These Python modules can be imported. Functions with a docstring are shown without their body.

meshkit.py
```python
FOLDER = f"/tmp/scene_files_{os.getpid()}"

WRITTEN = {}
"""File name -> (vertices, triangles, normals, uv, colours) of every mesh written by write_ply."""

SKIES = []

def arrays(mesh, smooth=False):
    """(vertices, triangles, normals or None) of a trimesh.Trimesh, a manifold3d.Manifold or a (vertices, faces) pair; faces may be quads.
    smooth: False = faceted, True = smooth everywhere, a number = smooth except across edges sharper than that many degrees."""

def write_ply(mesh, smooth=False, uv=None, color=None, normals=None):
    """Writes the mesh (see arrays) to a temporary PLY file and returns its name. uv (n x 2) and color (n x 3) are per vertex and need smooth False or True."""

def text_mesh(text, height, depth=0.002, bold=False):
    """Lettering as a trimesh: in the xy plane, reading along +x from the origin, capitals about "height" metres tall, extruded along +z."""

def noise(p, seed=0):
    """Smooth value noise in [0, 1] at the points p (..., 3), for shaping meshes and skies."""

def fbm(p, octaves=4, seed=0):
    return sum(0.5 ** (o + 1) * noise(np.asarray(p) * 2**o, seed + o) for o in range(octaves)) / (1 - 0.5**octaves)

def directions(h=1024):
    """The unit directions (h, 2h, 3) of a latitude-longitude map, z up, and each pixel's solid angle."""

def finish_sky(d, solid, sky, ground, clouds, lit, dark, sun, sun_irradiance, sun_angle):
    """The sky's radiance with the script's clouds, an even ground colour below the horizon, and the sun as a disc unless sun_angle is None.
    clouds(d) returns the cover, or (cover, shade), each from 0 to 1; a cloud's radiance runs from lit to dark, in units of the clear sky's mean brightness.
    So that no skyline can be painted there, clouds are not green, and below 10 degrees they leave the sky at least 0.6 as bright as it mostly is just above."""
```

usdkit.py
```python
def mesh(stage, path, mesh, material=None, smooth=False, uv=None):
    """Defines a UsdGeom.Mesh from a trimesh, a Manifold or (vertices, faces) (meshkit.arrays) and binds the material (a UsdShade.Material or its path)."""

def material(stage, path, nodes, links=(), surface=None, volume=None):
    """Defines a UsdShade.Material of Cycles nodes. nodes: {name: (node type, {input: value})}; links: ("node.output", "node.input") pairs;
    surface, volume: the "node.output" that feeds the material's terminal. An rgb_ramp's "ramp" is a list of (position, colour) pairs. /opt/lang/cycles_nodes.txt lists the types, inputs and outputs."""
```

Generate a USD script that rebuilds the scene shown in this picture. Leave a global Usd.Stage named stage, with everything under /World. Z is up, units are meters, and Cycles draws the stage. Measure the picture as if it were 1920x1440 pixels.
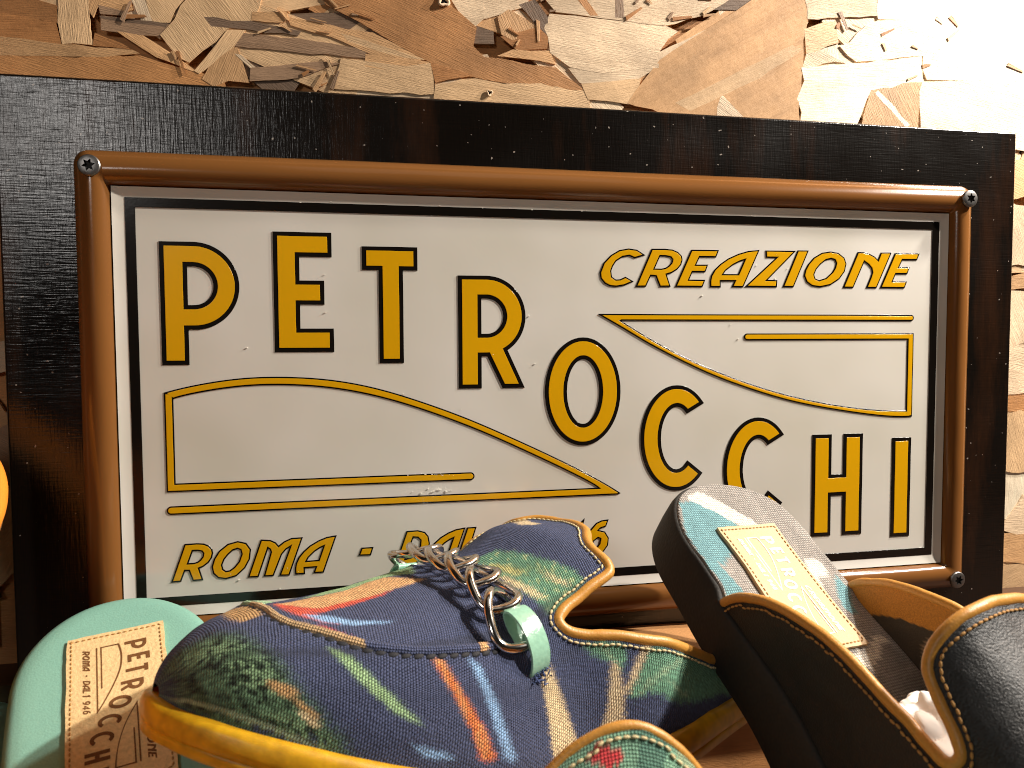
import math, random, json
import numpy as np, trimesh, usdkit
from pxr import Usd, UsdGeom, UsdLux, UsdShade, Sdf, Gf, Vt
from scipy.interpolate import PchipInterpolator as PI, RBFInterpolator, CubicSpline
from scipy.spatial import cKDTree
from shapely.geometry import Polygon, LineString, Point, box as sbox
from shapely import affinity, contains_xy
from shapely.ops import unary_union
from meshkit import fbm, noise

rng = np.random.default_rng(7)
random.seed(7)
stage = Usd.Stage.CreateInMemory()
UsdGeom.SetStageUpAxis(stage, UsdGeom.Tokens.z)
UsdGeom.SetStageMetersPerUnit(stage, 1.0)
UsdGeom.Xform.Define(stage, '/World')

# ------------------------------------------------------------------ camera (x along the sign, y into the wall, z up)
RIGHT = np.array([0.98039077, -0.19700135, -0.00494057])
DOWN = np.array([-0.01508761, -0.0500399, -0.99863325])
FWD = np.array([0.19648487, 0.97912536, -0.05203093])
CAM = np.array([-0.09693161, -0.33435109, 0.02419969])
cam = UsdGeom.Camera.Define(stage, '/World/camera')
cam.CreateHorizontalApertureAttr(36.0); cam.CreateVerticalApertureAttr(27.0)
cam.CreateFocalLengthAttr(36.0 * 1422.87 / 1920)
cam.CreateClippingRangeAttr(Gf.Vec2f(0.01, 50))
cam.CreateFStopAttr(22.0); cam.CreateFocusDistanceAttr(0.345)
cam.CreateExposureAttr(0.0)
mm4 = np.eye(4); mm4[0, :3] = RIGHT; mm4[1, :3] = -DOWN; mm4[2, :3] = -FWD; mm4[3, :3] = CAM
cam.AddTransformOp().Set(Gf.Matrix4d(mm4.tolist()))

def at(px, py, Y):                      # a point of the photograph on the upright plane y = Y
    d = RIGHT * (px - 960) / 1422.87 + DOWN * (py - 720) / 1422.87 + FWD
    return CAM + d * ((Y - CAM[1]) / d[1])

# ------------------------------------------------------------------ lamps of the shop and an added overhead fill
def look_at(prim, pos, target):
    p = np.array(pos, float); z = p - np.array(target, float); z /= np.linalg.norm(z)
    x = np.cross([0, 0, 1], z); x /= np.linalg.norm(x); y = np.cross(z, x)
    m = np.eye(4); m[0, :3] = x; m[1, :3] = y; m[2, :3] = z; m[3, :3] = p
    UsdGeom.Xformable(prim).AddTransformOp().Set(Gf.Matrix4d(m.tolist()))
def ball(name, pos, r, power, color):
    l = UsdLux.SphereLight.Define(stage, '/World/' + name); l.CreateRadiusAttr(r); l.CreateNormalizeAttr(True); l.CreateIntensityAttr(power)
    l.CreateColorAttr(Gf.Vec3f(*color)); l.AddTranslateOp().Set(Gf.Vec3d(*pos)); return l
ball('shop_spotlight', (0.86, -0.34, 0.72), 0.018, 28.0, (1.0, 0.92, 0.82))
ball('wall_lamp', (0.40, -0.07, 0.34), 0.012, 3.4, (1.0, 0.93, 0.84))
front = UsdLux.RectLight.Define(stage, '/World/window_light')  # unseen lamp at front left, mirrored as sheen on the board
front.CreateWidthAttr(0.22); front.CreateHeightAttr(0.16); front.CreateNormalizeAttr(True); front.CreateIntensityAttr(0.50)
front.CreateColorAttr(Gf.Vec3f(1.0, 0.95, 0.9)); look_at(front, (-0.575, -0.95, 0.375), (-0.2, 0, 0.1))
top = UsdLux.RectLight.Define(stage, '/World/ceiling_lamp')  # added overhead fill standing for light bounced off the ceiling
top.CreateWidthAttr(0.6); top.CreateHeightAttr(0.6); top.CreateNormalizeAttr(True); top.CreateIntensityAttr(0.15)
top.CreateColorAttr(Gf.Vec3f(1.0, 0.88, 0.72)); look_at(top, (0.1, -0.5, 1.1), (0, 0, 0))
usdkit.material(stage, '/World/Looks/room_air', {'b': ('background_shader', {'color': (1.0, 0.8, 0.6), 'strength': 0.010})}, [], surface='b.background')
dome = UsdLux.DomeLight.Define(stage, '/World/room_glow')
UsdShade.MaterialBindingAPI.Apply(dome.GetPrim()).Bind(UsdShade.Material.Get(stage, '/World/Looks/room_air'))
# ------------------------------------------------------------------ helpers
names = {}
def numbered(parent, name):
    k = (parent, name); names[k] = names.get(k, -1) + 1
    return name if names[k] == 0 else f'{name}_{names[k]:03d}'
def keys(prim, label=None, cat=None, group=None, kind=None):
    for k, v in (('label', label), ('category', cat), ('group', group), ('kind', kind)):
        if v: prim.SetCustomDataByKey(k, v)
    return prim
base_of = {}
def thing(name, label, cat, loc=(0, 0, 0), group=None):
    path = '/World/' + numbered('/World', name)
    x = UsdGeom.Xform.Define(stage, path); x.AddTranslateOp().Set(Gf.Vec3d(*map(float, loc)))
    base_of[path] = np.array(loc, float)
    return keys(x.GetPrim(), label, cat, group)
def obj(name, mesh, material, parent=None, smooth=False, uv=None, color=None, label=None, kind=None):
    """ONE Mesh prim, given in world coordinates, below its parent."""
    pp = str(parent.GetPath()) if parent else '/World'
    path = pp + '/' + numbered(pp, name)
    off = base_of.get('/' + '/'.join(path.split('/')[1:3]), np.zeros(3))
    if isinstance(mesh, tuple): v, f = np.asarray(mesh[0], float), np.asarray(mesh[1], int)
    elif hasattr(mesh, 'to_mesh'):
        mm_ = mesh.to_mesh(); v, f = np.array(mm_.vert_properties[:, :3], float), np.array(mm_.tri_verts)
    else: v, f = np.array(mesh.vertices), np.array(mesh.faces)
    m = usdkit.mesh(stage, path, (v - off, f), L[material], smooth=smooth, uv=uv)
    if color is not None:
        UsdGeom.PrimvarsAPI(m).CreatePrimvar('print', Sdf.ValueTypeNames.Color3fArray, 'vertex').Set(Vt.Vec3fArray.FromNumpy(np.asarray(color, np.float32)))
    return keys(m.GetPrim(), label, None, None, kind)
def lin(r, g, b):
    c = np.array([r, g, b], float) / 255
    return tuple(np.where(c <= 0.04045, c / 12.92, ((c + 0.055) / 1.055) ** 2.4))
cat_ = trimesh.util.concatenate
def ext(poly, y0, y1):
    """A shapely shape in millimetres of the sign's plane, standing from y0 to y1 (metres, y1 nearer the camera)."""
    out = []
    for g in getattr(poly, 'geoms', [poly]):
        if g.area < 1e-6: continue
        m = trimesh.creation.extrude_polygon(g, 1.0, engine='earcut'); v = m.vertices
        out.append(trimesh.Trimesh(np.stack([v[:, 0] / 1000, y0 + (y1 - y0) * v[:, 2], v[:, 1] / 1000], 1), m.faces[:, ::-1] if y1 > y0 else m.faces, process=False))
    return cat_(out)
def tube(P, r, n=10, closed=False, cap=True):
    P = np.asarray(P, float); N = len(P); r = np.broadcast_to(np.asarray(r, float), (N,))
    T = np.gradient(P, axis=0) if not closed else np.roll(P, -1, 0) - np.roll(P, 1, 0)
    T /= np.maximum(np.linalg.norm(T, axis=1, keepdims=True), 1e-12)
    u = np.cross(T[0], [0.3, 0.5, 0.8]); u /= np.linalg.norm(u); U = [u]
    for i in range(1, N):
        u = U[-1] - T[i] * np.dot(U[-1], T[i]); U.append(u / np.linalg.norm(u))
    U = np.array(U); V = np.cross(T, U)
    if closed:                                            # spread the twist so that the seam closes
        e = math.atan2(np.dot(U[-1], V[0]), np.dot(U[-1], U[0])); a = -np.linspace(0, e, N)[:, None]
        U, V = U * np.cos(a) + V * np.sin(a), V * np.cos(a) - U * np.sin(a)
    t = np.linspace(0, 2 * np.pi, n, endpoint=False)
    R = P[:, None] + r[:, None, None] * (np.cos(t)[None, :, None] * U[:, None] + np.sin(t)[None, :, None] * V[:, None])
    v = R.reshape(-1, 3); f = []
    M = N if closed else N - 1
    i, j = np.meshgrid(np.arange(M), np.arange(n), indexing='ij'); i2, j2 = (i + 1) % N, (j + 1) % n
    q = np.stack([i * n + j, i2 * n + j, i2 * n + j2, i * n + j2], -1).reshape(-1, 4)
    f = np.vstack([q[:, [0, 2, 1]], q[:, [0, 3, 2]]])
    if not closed and cap:
        v = np.vstack([v, P[0], P[-1]]); k = np.arange(n)
        f = np.vstack([f, np.stack([np.full(n, N * n), (k + 1) % n, k], 1)[:, ::1] * 1, np.stack([np.full(n, N * n + 1), (N - 1) * n + k, (N - 1) * n + (k + 1) % n], 1)])
    m = trimesh.Trimesh(v, f, process=False); m.fix_normals() if len(f) < 4000 else None
    return m
ICO = trimesh.creation.icosphere(1)
def stitches(C, N, T, length, wid, thick):
    """Little threads: one flattened ellipsoid per stitch, all joined."""
    V, Fc = [], []
    for k, (c, n, t) in enumerate(zip(C, N, T)):
        b = np.cross(n, t); b /= max(np.linalg.norm(b), 1e-9)
        v = ICO.vertices
        V.append(c + v[:, :1] * t * length / 2 + v[:, 1:2] * b * wid / 2 + v[:, 2:] * n * thick / 2); Fc.append(ICO.faces + k * len(v))
    return trimesh.Trimesh(np.vstack(V), np.vstack(Fc), process=False)
def resample(P, step):
    d = np.r_[0, np.cumsum(np.linalg.norm(np.diff(P, axis=0), axis=1))]
    n = max(2, int(d[-1] / step)); s = np.linspace(0, d[-1], n)
    return np.stack([np.interp(s, d, P[:, k]) for k in range(P.shape[1])], 1)
def gridfaces(n, k, flip=False):
    i, j = np.meshgrid(np.arange(n - 1), np.arange(k - 1), indexing='ij'); a = (i * k + j).ravel(); b = a + k
    f = np.vstack([np.stack([a, b, b + 1], 1), np.stack([a, b + 1, a + 1], 1)])
    return f[:, ::-1] if flip else f

# ------------------------------------------------------------------ materials
L = {}
def mat(name, nodes, links, surface='p.BSDF'):
    L[name] = usdkit.material(stage, '/World/Looks/' + name, nodes, links, surface=surface)
def plain(name, color, rough=0.5, bump=0.0, scale=400, vary=0.15, **kw):
    c = np.array(color)
    nodes = {'g': ('texture_coordinate', {}), 'n': ('noise_texture', {'scale': float(scale), 'detail': 4.0}),
             'r': ('rgb_ramp', {'ramp': [(0.3, tuple(c * (1 - vary))), (0.7, tuple(np.minimum(c * (1 + vary), 1)))]}),
             'p': ('principled_bsdf', {'roughness': rough, **kw})}
    links = [('g.object', 'n.vector'), ('n.fac', 'r.fac'), ('r.color', 'p.base_color')]
    if bump:
        nodes['b'] = ('bump', {'strength': float(bump), 'distance': 0.0006}); links += [('n.fac', 'b.height'), ('b.normal', 'p.normal')]
    mat(name, nodes, links)
def enamel(name, color, rough=0.09, lo=0.96, **kw):
    c = np.array(color)
    mat(name, {'g': ('texture_coordinate', {}), 'n': ('noise_texture', {'scale': 14.0, 'detail': 2.0}), 'n2': ('noise_texture', {'scale': 900.0, 'detail': 2.0}),
               'm': ('math', {'math_type': 'multiply_add', 'value2': 0.03}), 'r': ('rgb_ramp', {'ramp': [(0.3, tuple(c * lo * np.array([1, 1, 1 - (1 - lo) * .5]))), (0.7, tuple(np.minimum(c * 1.03, 1)))]}),
               'b': ('bump', {'strength': 0.35, 'distance': 0.0012}), 'bv': ('bevel', {'radius': 0.0002, 'samples': 6}),
               'p': ('principled_bsdf', {'roughness': rough, **kw})},
        [('g.object', 'n.vector'), ('g.object', 'n2.vector'), ('n2.fac', 'm.value1'), ('n.fac', 'm.value3'), ('m.value', 'b.height'), ('bv.bevel', 'b.normal'), ('b.normal', 'p.normal'), ('n.fac', 'r.fac'), ('r.color', 'p.base_color')])
enamel('white_enamel', lin(228, 223, 215), 0.10, 0.87)  # mottled tint puts soft beige reflections into the panel colour
enamel('brown_enamel', lin(124, 80, 40), 0.17)
enamel('black_enamel', lin(22, 18, 15), 0.14)
enamel('yellow_enamel', lin(226, 168, 10), 0.20)
# black painted board: brushed across and along, dust specks, brown reflections mixed into the colour
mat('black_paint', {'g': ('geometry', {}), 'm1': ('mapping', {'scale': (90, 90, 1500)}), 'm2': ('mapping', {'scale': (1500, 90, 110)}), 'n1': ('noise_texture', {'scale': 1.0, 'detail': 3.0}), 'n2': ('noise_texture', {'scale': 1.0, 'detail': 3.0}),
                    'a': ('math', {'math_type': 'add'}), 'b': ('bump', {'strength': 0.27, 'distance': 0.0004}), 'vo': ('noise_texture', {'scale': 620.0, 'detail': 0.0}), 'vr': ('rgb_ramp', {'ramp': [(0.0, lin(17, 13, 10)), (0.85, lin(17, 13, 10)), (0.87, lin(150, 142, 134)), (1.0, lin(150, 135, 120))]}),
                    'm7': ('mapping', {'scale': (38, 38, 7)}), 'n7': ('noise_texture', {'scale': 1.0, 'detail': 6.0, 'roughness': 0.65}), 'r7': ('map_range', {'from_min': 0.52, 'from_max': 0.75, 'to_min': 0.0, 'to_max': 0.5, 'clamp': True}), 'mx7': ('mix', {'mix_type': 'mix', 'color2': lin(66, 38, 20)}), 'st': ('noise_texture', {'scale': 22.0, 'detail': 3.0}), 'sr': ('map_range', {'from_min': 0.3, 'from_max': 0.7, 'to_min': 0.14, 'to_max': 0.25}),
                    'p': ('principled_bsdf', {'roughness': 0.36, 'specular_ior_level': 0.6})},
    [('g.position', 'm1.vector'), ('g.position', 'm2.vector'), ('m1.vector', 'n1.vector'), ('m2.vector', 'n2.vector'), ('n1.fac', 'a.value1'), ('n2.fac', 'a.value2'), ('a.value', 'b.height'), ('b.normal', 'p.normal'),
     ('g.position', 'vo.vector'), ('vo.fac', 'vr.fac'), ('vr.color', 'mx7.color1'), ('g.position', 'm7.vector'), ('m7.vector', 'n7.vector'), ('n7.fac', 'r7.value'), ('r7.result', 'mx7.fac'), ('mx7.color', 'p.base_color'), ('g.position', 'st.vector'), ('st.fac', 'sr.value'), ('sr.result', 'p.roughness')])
mat('screw_steel', {'p': ('metallic_bsdf', {'color': (0.24, 0.23, 0.22), 'roughness': 0.42})}, [], 'p.BSDF')
mat('chain_steel', {'p': ('metallic_bsdf', {'color': (0.78, 0.74, 0.70), 'roughness': 0.14})}, [], 'p.BSDF')
# wood strands: grain along u of the uv set
WOOD = [(216, 178, 134), (206, 160, 112), (192, 136, 84), (172, 118, 70), (158, 126, 98), (226, 198, 164), (112, 90, 72), (238, 220, 192)]
def woodmat(name, rgb, k=1.0):
    c = np.array(lin(*rgb))
    mat(name, {'t': ('texture_coordinate', {}), 'm': ('mapping', {'scale': (34, 330, 1)}), 'n': ('noise_texture', {'scale': 1.0, 'detail': 6.0, 'roughness': 0.7, 'distortion': 0.9}),
               'm2': ('mapping', {'scale': (9, 55, 1)}), 'n2': ('noise_texture', {'scale': 1.0, 'detail': 3.0, 'distortion': 0.8}), 'o': ('object_info', {}), 'r': ('rgb_ramp', {'ramp': [(0.25, tuple(c * 0.66 * np.array([1, .94, .86]))), (0.5, tuple(c)), (0.75, tuple(np.minimum(c * 1.2, .9)))]}),
               'ad': ('math', {'math_type': 'multiply_add', 'value2': 0.5}), 'ad2': ('math', {'math_type': 'multiply_add', 'value2': 0.5, 'value3': 0.0}),
               'h': ('hsv', {}), 'mr': ('map_range', {'to_min': 0.82, 'to_max': 1.14}), 'm3': ('mapping', {'scale': (120, 2600, 1)}), 'n3': ('noise_texture', {'scale': 1.0, 'detail': 3.0}),
               'bh': ('math', {'math_type': 'multiply_add', 'value2': 0.30}), 'gp': ('geometry', {}), 'n5': ('noise_texture', {'scale': 170.0, 'detail': 5.0, 'roughness': 0.65}), 'bh2': ('math', {'math_type': 'multiply_add', 'value2': 0.7}), 'n6': ('noise_texture', {'scale': 46.0, 'detail': 3.0}), 'mr6': ('map_range', {'from_min': 0.3, 'from_max': 0.7, 'to_min': 0.80, 'to_max': 1.14}), 'mx6': ('mix', {'mix_type': 'multiply', 'fac': 1.0}), 'b': ('bump', {'strength': 0.42, 'distance': 0.0008}), 'p': ('principled_bsdf', {'roughness': 0.62, 'specular_ior_level': 0.35})},
        [('t.UV', 'm.vector'), ('m.vector', 'n.vector'), ('t.UV', 'm2.vector'), ('m2.vector', 'n2.vector'), ('n2.fac', 'ad2.value1'), ('n.fac', 'ad.value1'), ('ad2.value', 'ad.value3'), ('ad.value', 'r.fac'), ('r.color', 'h.color'),
         ('o.random', 'mr.value'), ('mr.result', 'h.value'), ('h.color', 'mx6.color1'), ('gp.position', 'n6.vector'), ('n6.fac', 'mr6.value'), ('mr6.result', 'mx6.color2'), ('mx6.color', 'p.base_color'), ('gp.position', 'n5.vector'), ('n5.fac', 'bh2.value1'), ('bh.value', 'bh2.value3'), ('t.UV', 'm3.vector'), ('m3.vector', 'n3.vector'), ('n.fac', 'bh.value1'), ('n3.fac', 'bh.value3'), ('bh2.value', 'b.height'), ('b.normal', 'p.normal')])
for i, c in enumerate(WOOD): woodmat(f'strand_wood_{i}', c)
woodmat('dark_wood', (92, 62, 38)); woodmat('table_wood', (72, 48, 32))
# woven canvas with its print: colour from the mesh, threads from the uv set (metres)
def canvas(name, pitch=0.00052, fixed=None, rough=0.85, depth=1.0):
    k = math.pi / pitch
    nodes = {'t': ('texture_coordinate', {}), 's': ('separate_xyz', {}), 'wn': ('noise_texture', {'scale': 160.0, 'detail': 2.0}), 'wm': ('math', {'math_type': 'multiply_add', 'value2': 0.0010}), 'wm2': ('math', {'math_type': 'multiply_add', 'value2': 0.0010}),
             'u': ('math', {'math_type': 'multiply', 'value2': k}), 'v': ('math', {'math_type': 'multiply', 'value2': k}), 'su': ('math', {'math_type': 'sine'}), 'sv': ('math', {'math_type': 'sine'}),
             'pr': ('math', {'math_type': 'multiply'}), 'pa': ('math', {'math_type': 'absolute'}), 'n': ('noise_texture', {'scale': 900.0, 'detail': 3.0}), 'hn': ('math', {'math_type': 'multiply_add', 'value2': 0.9}),
             'mr': ('map_range', {'from_min': 0.15, 'from_max': 1.25, 'to_min': 0.26, 'to_max': 1.5}), 'mx': ('mix', {'mix_type': 'multiply', 'fac': 1.0}),
             'b': ('bump', {'strength': 0.8 * depth, 'distance': 0.00035}), 'p': ('principled_bsdf', {'roughness': rough, 'specular_ior_level': 0.25, 'sheen_weight': 0.06})}
    links = [('t.UV', 's.vector'), ('t.object', 'wn.vector'), ('wn.fac', 'wm.value1'), ('s.x', 'wm.value3'), ('wn.fac', 'wm2.value1'), ('s.y', 'wm2.value3'), ('wm.value', 'u.value1'), ('wm2.value', 'v.value1'), ('u.value', 'su.value1'), ('v.value', 'sv.value1'),
             ('su.value', 'pr.value1'), ('sv.value', 'pr.value2'), ('pr.value', 'pa.value1'), ('t.object', 'n.vector'), ('n.fac', 'hn.value1'), ('pa.value', 'hn.value3'), ('hn.value', 'mr.value'), ('hn.value', 'b.height'), ('b.normal', 'p.normal'), ('mr.result', 'mx.color2'), ('mx.color', 'p.base_color')]
    if fixed is None: nodes['c'] = ('attribute', {'attribute': 'print'}); links.append(('c.color', 'mx.color1'))
    else: nodes['c'] = ('color', {'value': fixed}); links.append(('c.color', 'mx.color1'))
    mat(name, nodes, links)
canvas('printed_canvas', pitch=0.00085, depth=1.6); canvas('footbed_canvas', pitch=0.00105, depth=1.2); canvas('orange_canvas', fixed=lin(246, 138, 28))
def leather(name, color, rough=0.45, grain=1400, bump=0.3, vary=0.1, **kw): plain(name, color, rough, bump, grain, vary, **kw)
leather('tan_leather', lin(196, 140, 62), 0.40, 1500, 0.22, 0.1)
leather('brown_lining', lin(140, 84, 40), 0.5, 900, 0.3, 0.15)
leather('pale_lining', lin(190, 138, 88), 0.55, 900, 0.25, 0.12)
leather('black_leather', lin(25, 27, 29), 0.42, 1700, 0.55, 0.2, specular_ior_level=0.45)
leather('teal_leather', lin(130, 180, 163), 0.48, 1500, 0.22, 0.06)
leather('teal_strap', lin(146, 192, 168), 0.22, 700, 0.2, 0.08)
leather('label_leather', lin(228, 196, 142), 0.6, 900, 0.55, 0.12)
leather('pale_label_leather', lin(196, 164, 118), 0.55, 1200, 0.3, 0.08)
leather('yellow_sole', lin(210, 154, 22), 0.42, 240, 0.25, 0.2, subsurface_weight=0.15, subsurface_scale=0.004)
leather('black_sole', lin(34, 31, 27), 0.7, 900, 0.4, 0.2)
leather('tan_sole', lin(150, 104, 56), 0.6, 600, 0.3, 0.2)
plain('orange_bed', lin(248, 140, 28), 0.8, 0.4, 1600, 0.08)
plain('brown_ink', lin(112, 70, 28), 0.7, 0.1, 2500, 0.35)
plain('white_ink', lin(244, 240, 228), 0.6, 0.1, 2500, 0.05)
plain('cream_thread', lin(214, 196, 150), 0.8, 0.1, 3000, 0.2)
plain('tan_thread', lin(176, 132, 74), 0.8, 0.1, 3000, 0.2)
plain('black_thread', lin(20, 21, 28), 0.75, 0.1, 3000, 0.2)
plain('navy_thread', lin(66, 82, 124), 0.85, 0.1, 3000, 0.3)
plain('tissue', lin(244, 242, 238), 0.8, 0.05, 300, 0.02)
mat('lining_print', {'c': ('attribute', {'attribute': 'print'}), 'g': ('texture_coordinate', {}), 'n': ('noise_texture', {'scale': 1800.0, 'detail': 3.0}), 'mr': ('map_range', {'from_min': 0.3, 'from_max': 0.7, 'to_min': 0.7, 'to_max': 1.15}), 'mx': ('mix', {'mix_type': 'multiply', 'fac': 1.0}), 'b': ('bump', {'strength': 0.4, 'distance': 0.0004}), 'p': ('principled_bsdf', {'roughness': 0.7})},
    [('c.color', 'mx.color1'), ('g.object', 'n.vector'), ('n.fac', 'mr.value'), ('mr.result', 'mx.color2'), ('mx.color', 'p.base_color'), ('n.fac', 'b.height'), ('b.normal', 'p.normal')])
# ------------------------------------------------------------------ the wall of pressed wood strands
WY = 0.030                                                # its face
wall = thing('strand_board_wall', 'pale pressed wood strand board wall behind the black framed sign', 'wall', (0, WY, 0))
base = trimesh.creation.box([1.7, 0.018, 1.1]); base.apply_translation([0, WY + 0.0105, 0.22])
obj('board', base, 'strand_wood_2', wall, uv=np.stack([base.vertices[:, 0], base.vertices[:, 2]], 1))
def strand(poly, y, thick, color, grain=None, parent=wall, jag=0.00045, tilt=0.0, name='strand'):
    """One flat strand: outline in metres of the wall plane, front face at y."""
    P = np.array(poly, float)
    if grain is None:
        r = np.array(Polygon(P).minimum_rotated_rectangle.exterior.coords); e = np.diff(r[:3], axis=0); grain = e[np.linalg.norm(e, axis=1).argmax()]
    g = np.array(grain, float); g /= np.linalg.norm(g); h = np.array([-g[1], g[0]])
    Q = []
    for a, b in zip(P, np.roll(P, -1, 0)):
        d = b - a; l = np.linalg.norm(d); n = max(1, min(7, int(l / 0.006)))
        across = abs(np.dot(d, h)) / max(l, 1e-9)         # ends break ragged, sides run with the grain
        for i in range(n):
            p = a + d * i / n
            Q.append(p + (rng.normal(0, jag * (0.3 + 2.2 * across), 2) if i else rng.normal(0, jag * .4, 2)))
    pg = Polygon(Q).buffer(0)
    if pg.geom_type != 'Polygon': pg = max(pg.geoms, key=lambda a: a.area)
    m = trimesh.creation.extrude_polygon(pg, thick, engine='earcut'); v = m.vertices
    c = np.array(pg.centroid.coords[0]); u = (v[:, :2] - c) @ g; w = (v[:, :2] - c) @ h
    V = np.stack([v[:, 0], y + thick - v[:, 2] + tilt * w, v[:, 1]], 1)
    off = rng.uniform(0, 9, 2)
    obj(name, trimesh.Trimesh(V, m.faces, process=False), f'strand_wood_{color}', parent, uv=np.stack([u + off[0], w + off[1]], 1))
# the strands below, filling the board wherever it shows round the sign
k = 0
while k < 225:
    x, z = rng.uniform(-.42, .44), rng.uniform(-.20, .28)
    if abs(x) < .232 and z < .12: continue
    a = rng.normal(0, .5) + (0 if rng.random() < .7 else 1.3); l, w = rng.uniform(.025, .055), rng.uniform(.006, .016)
    g = np.array([math.cos(a), math.sin(a)]); h = np.array([-g[1], g[0]]); s = rng.uniform(-.4, .4)
    c = np.array([x, z]); right = x > .13
    strand([c - g * l - h * w * .8, c + g * l - h * w * (1 - .3 * abs(s)), c + g * l * (1 + .1 * s) + h * w, c - g * l * (1 - .1 * s) + h * w * (.8 + .2 * s)], WY - .0016 - .0000022 * k, .0016,
           rng.choice([0, 5, 7, 0, 5] if right else [0, 1, 1, 2, 3, 4, 5, 0, 6]), g, tilt=rng.normal(0, .004)); k += 1
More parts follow.
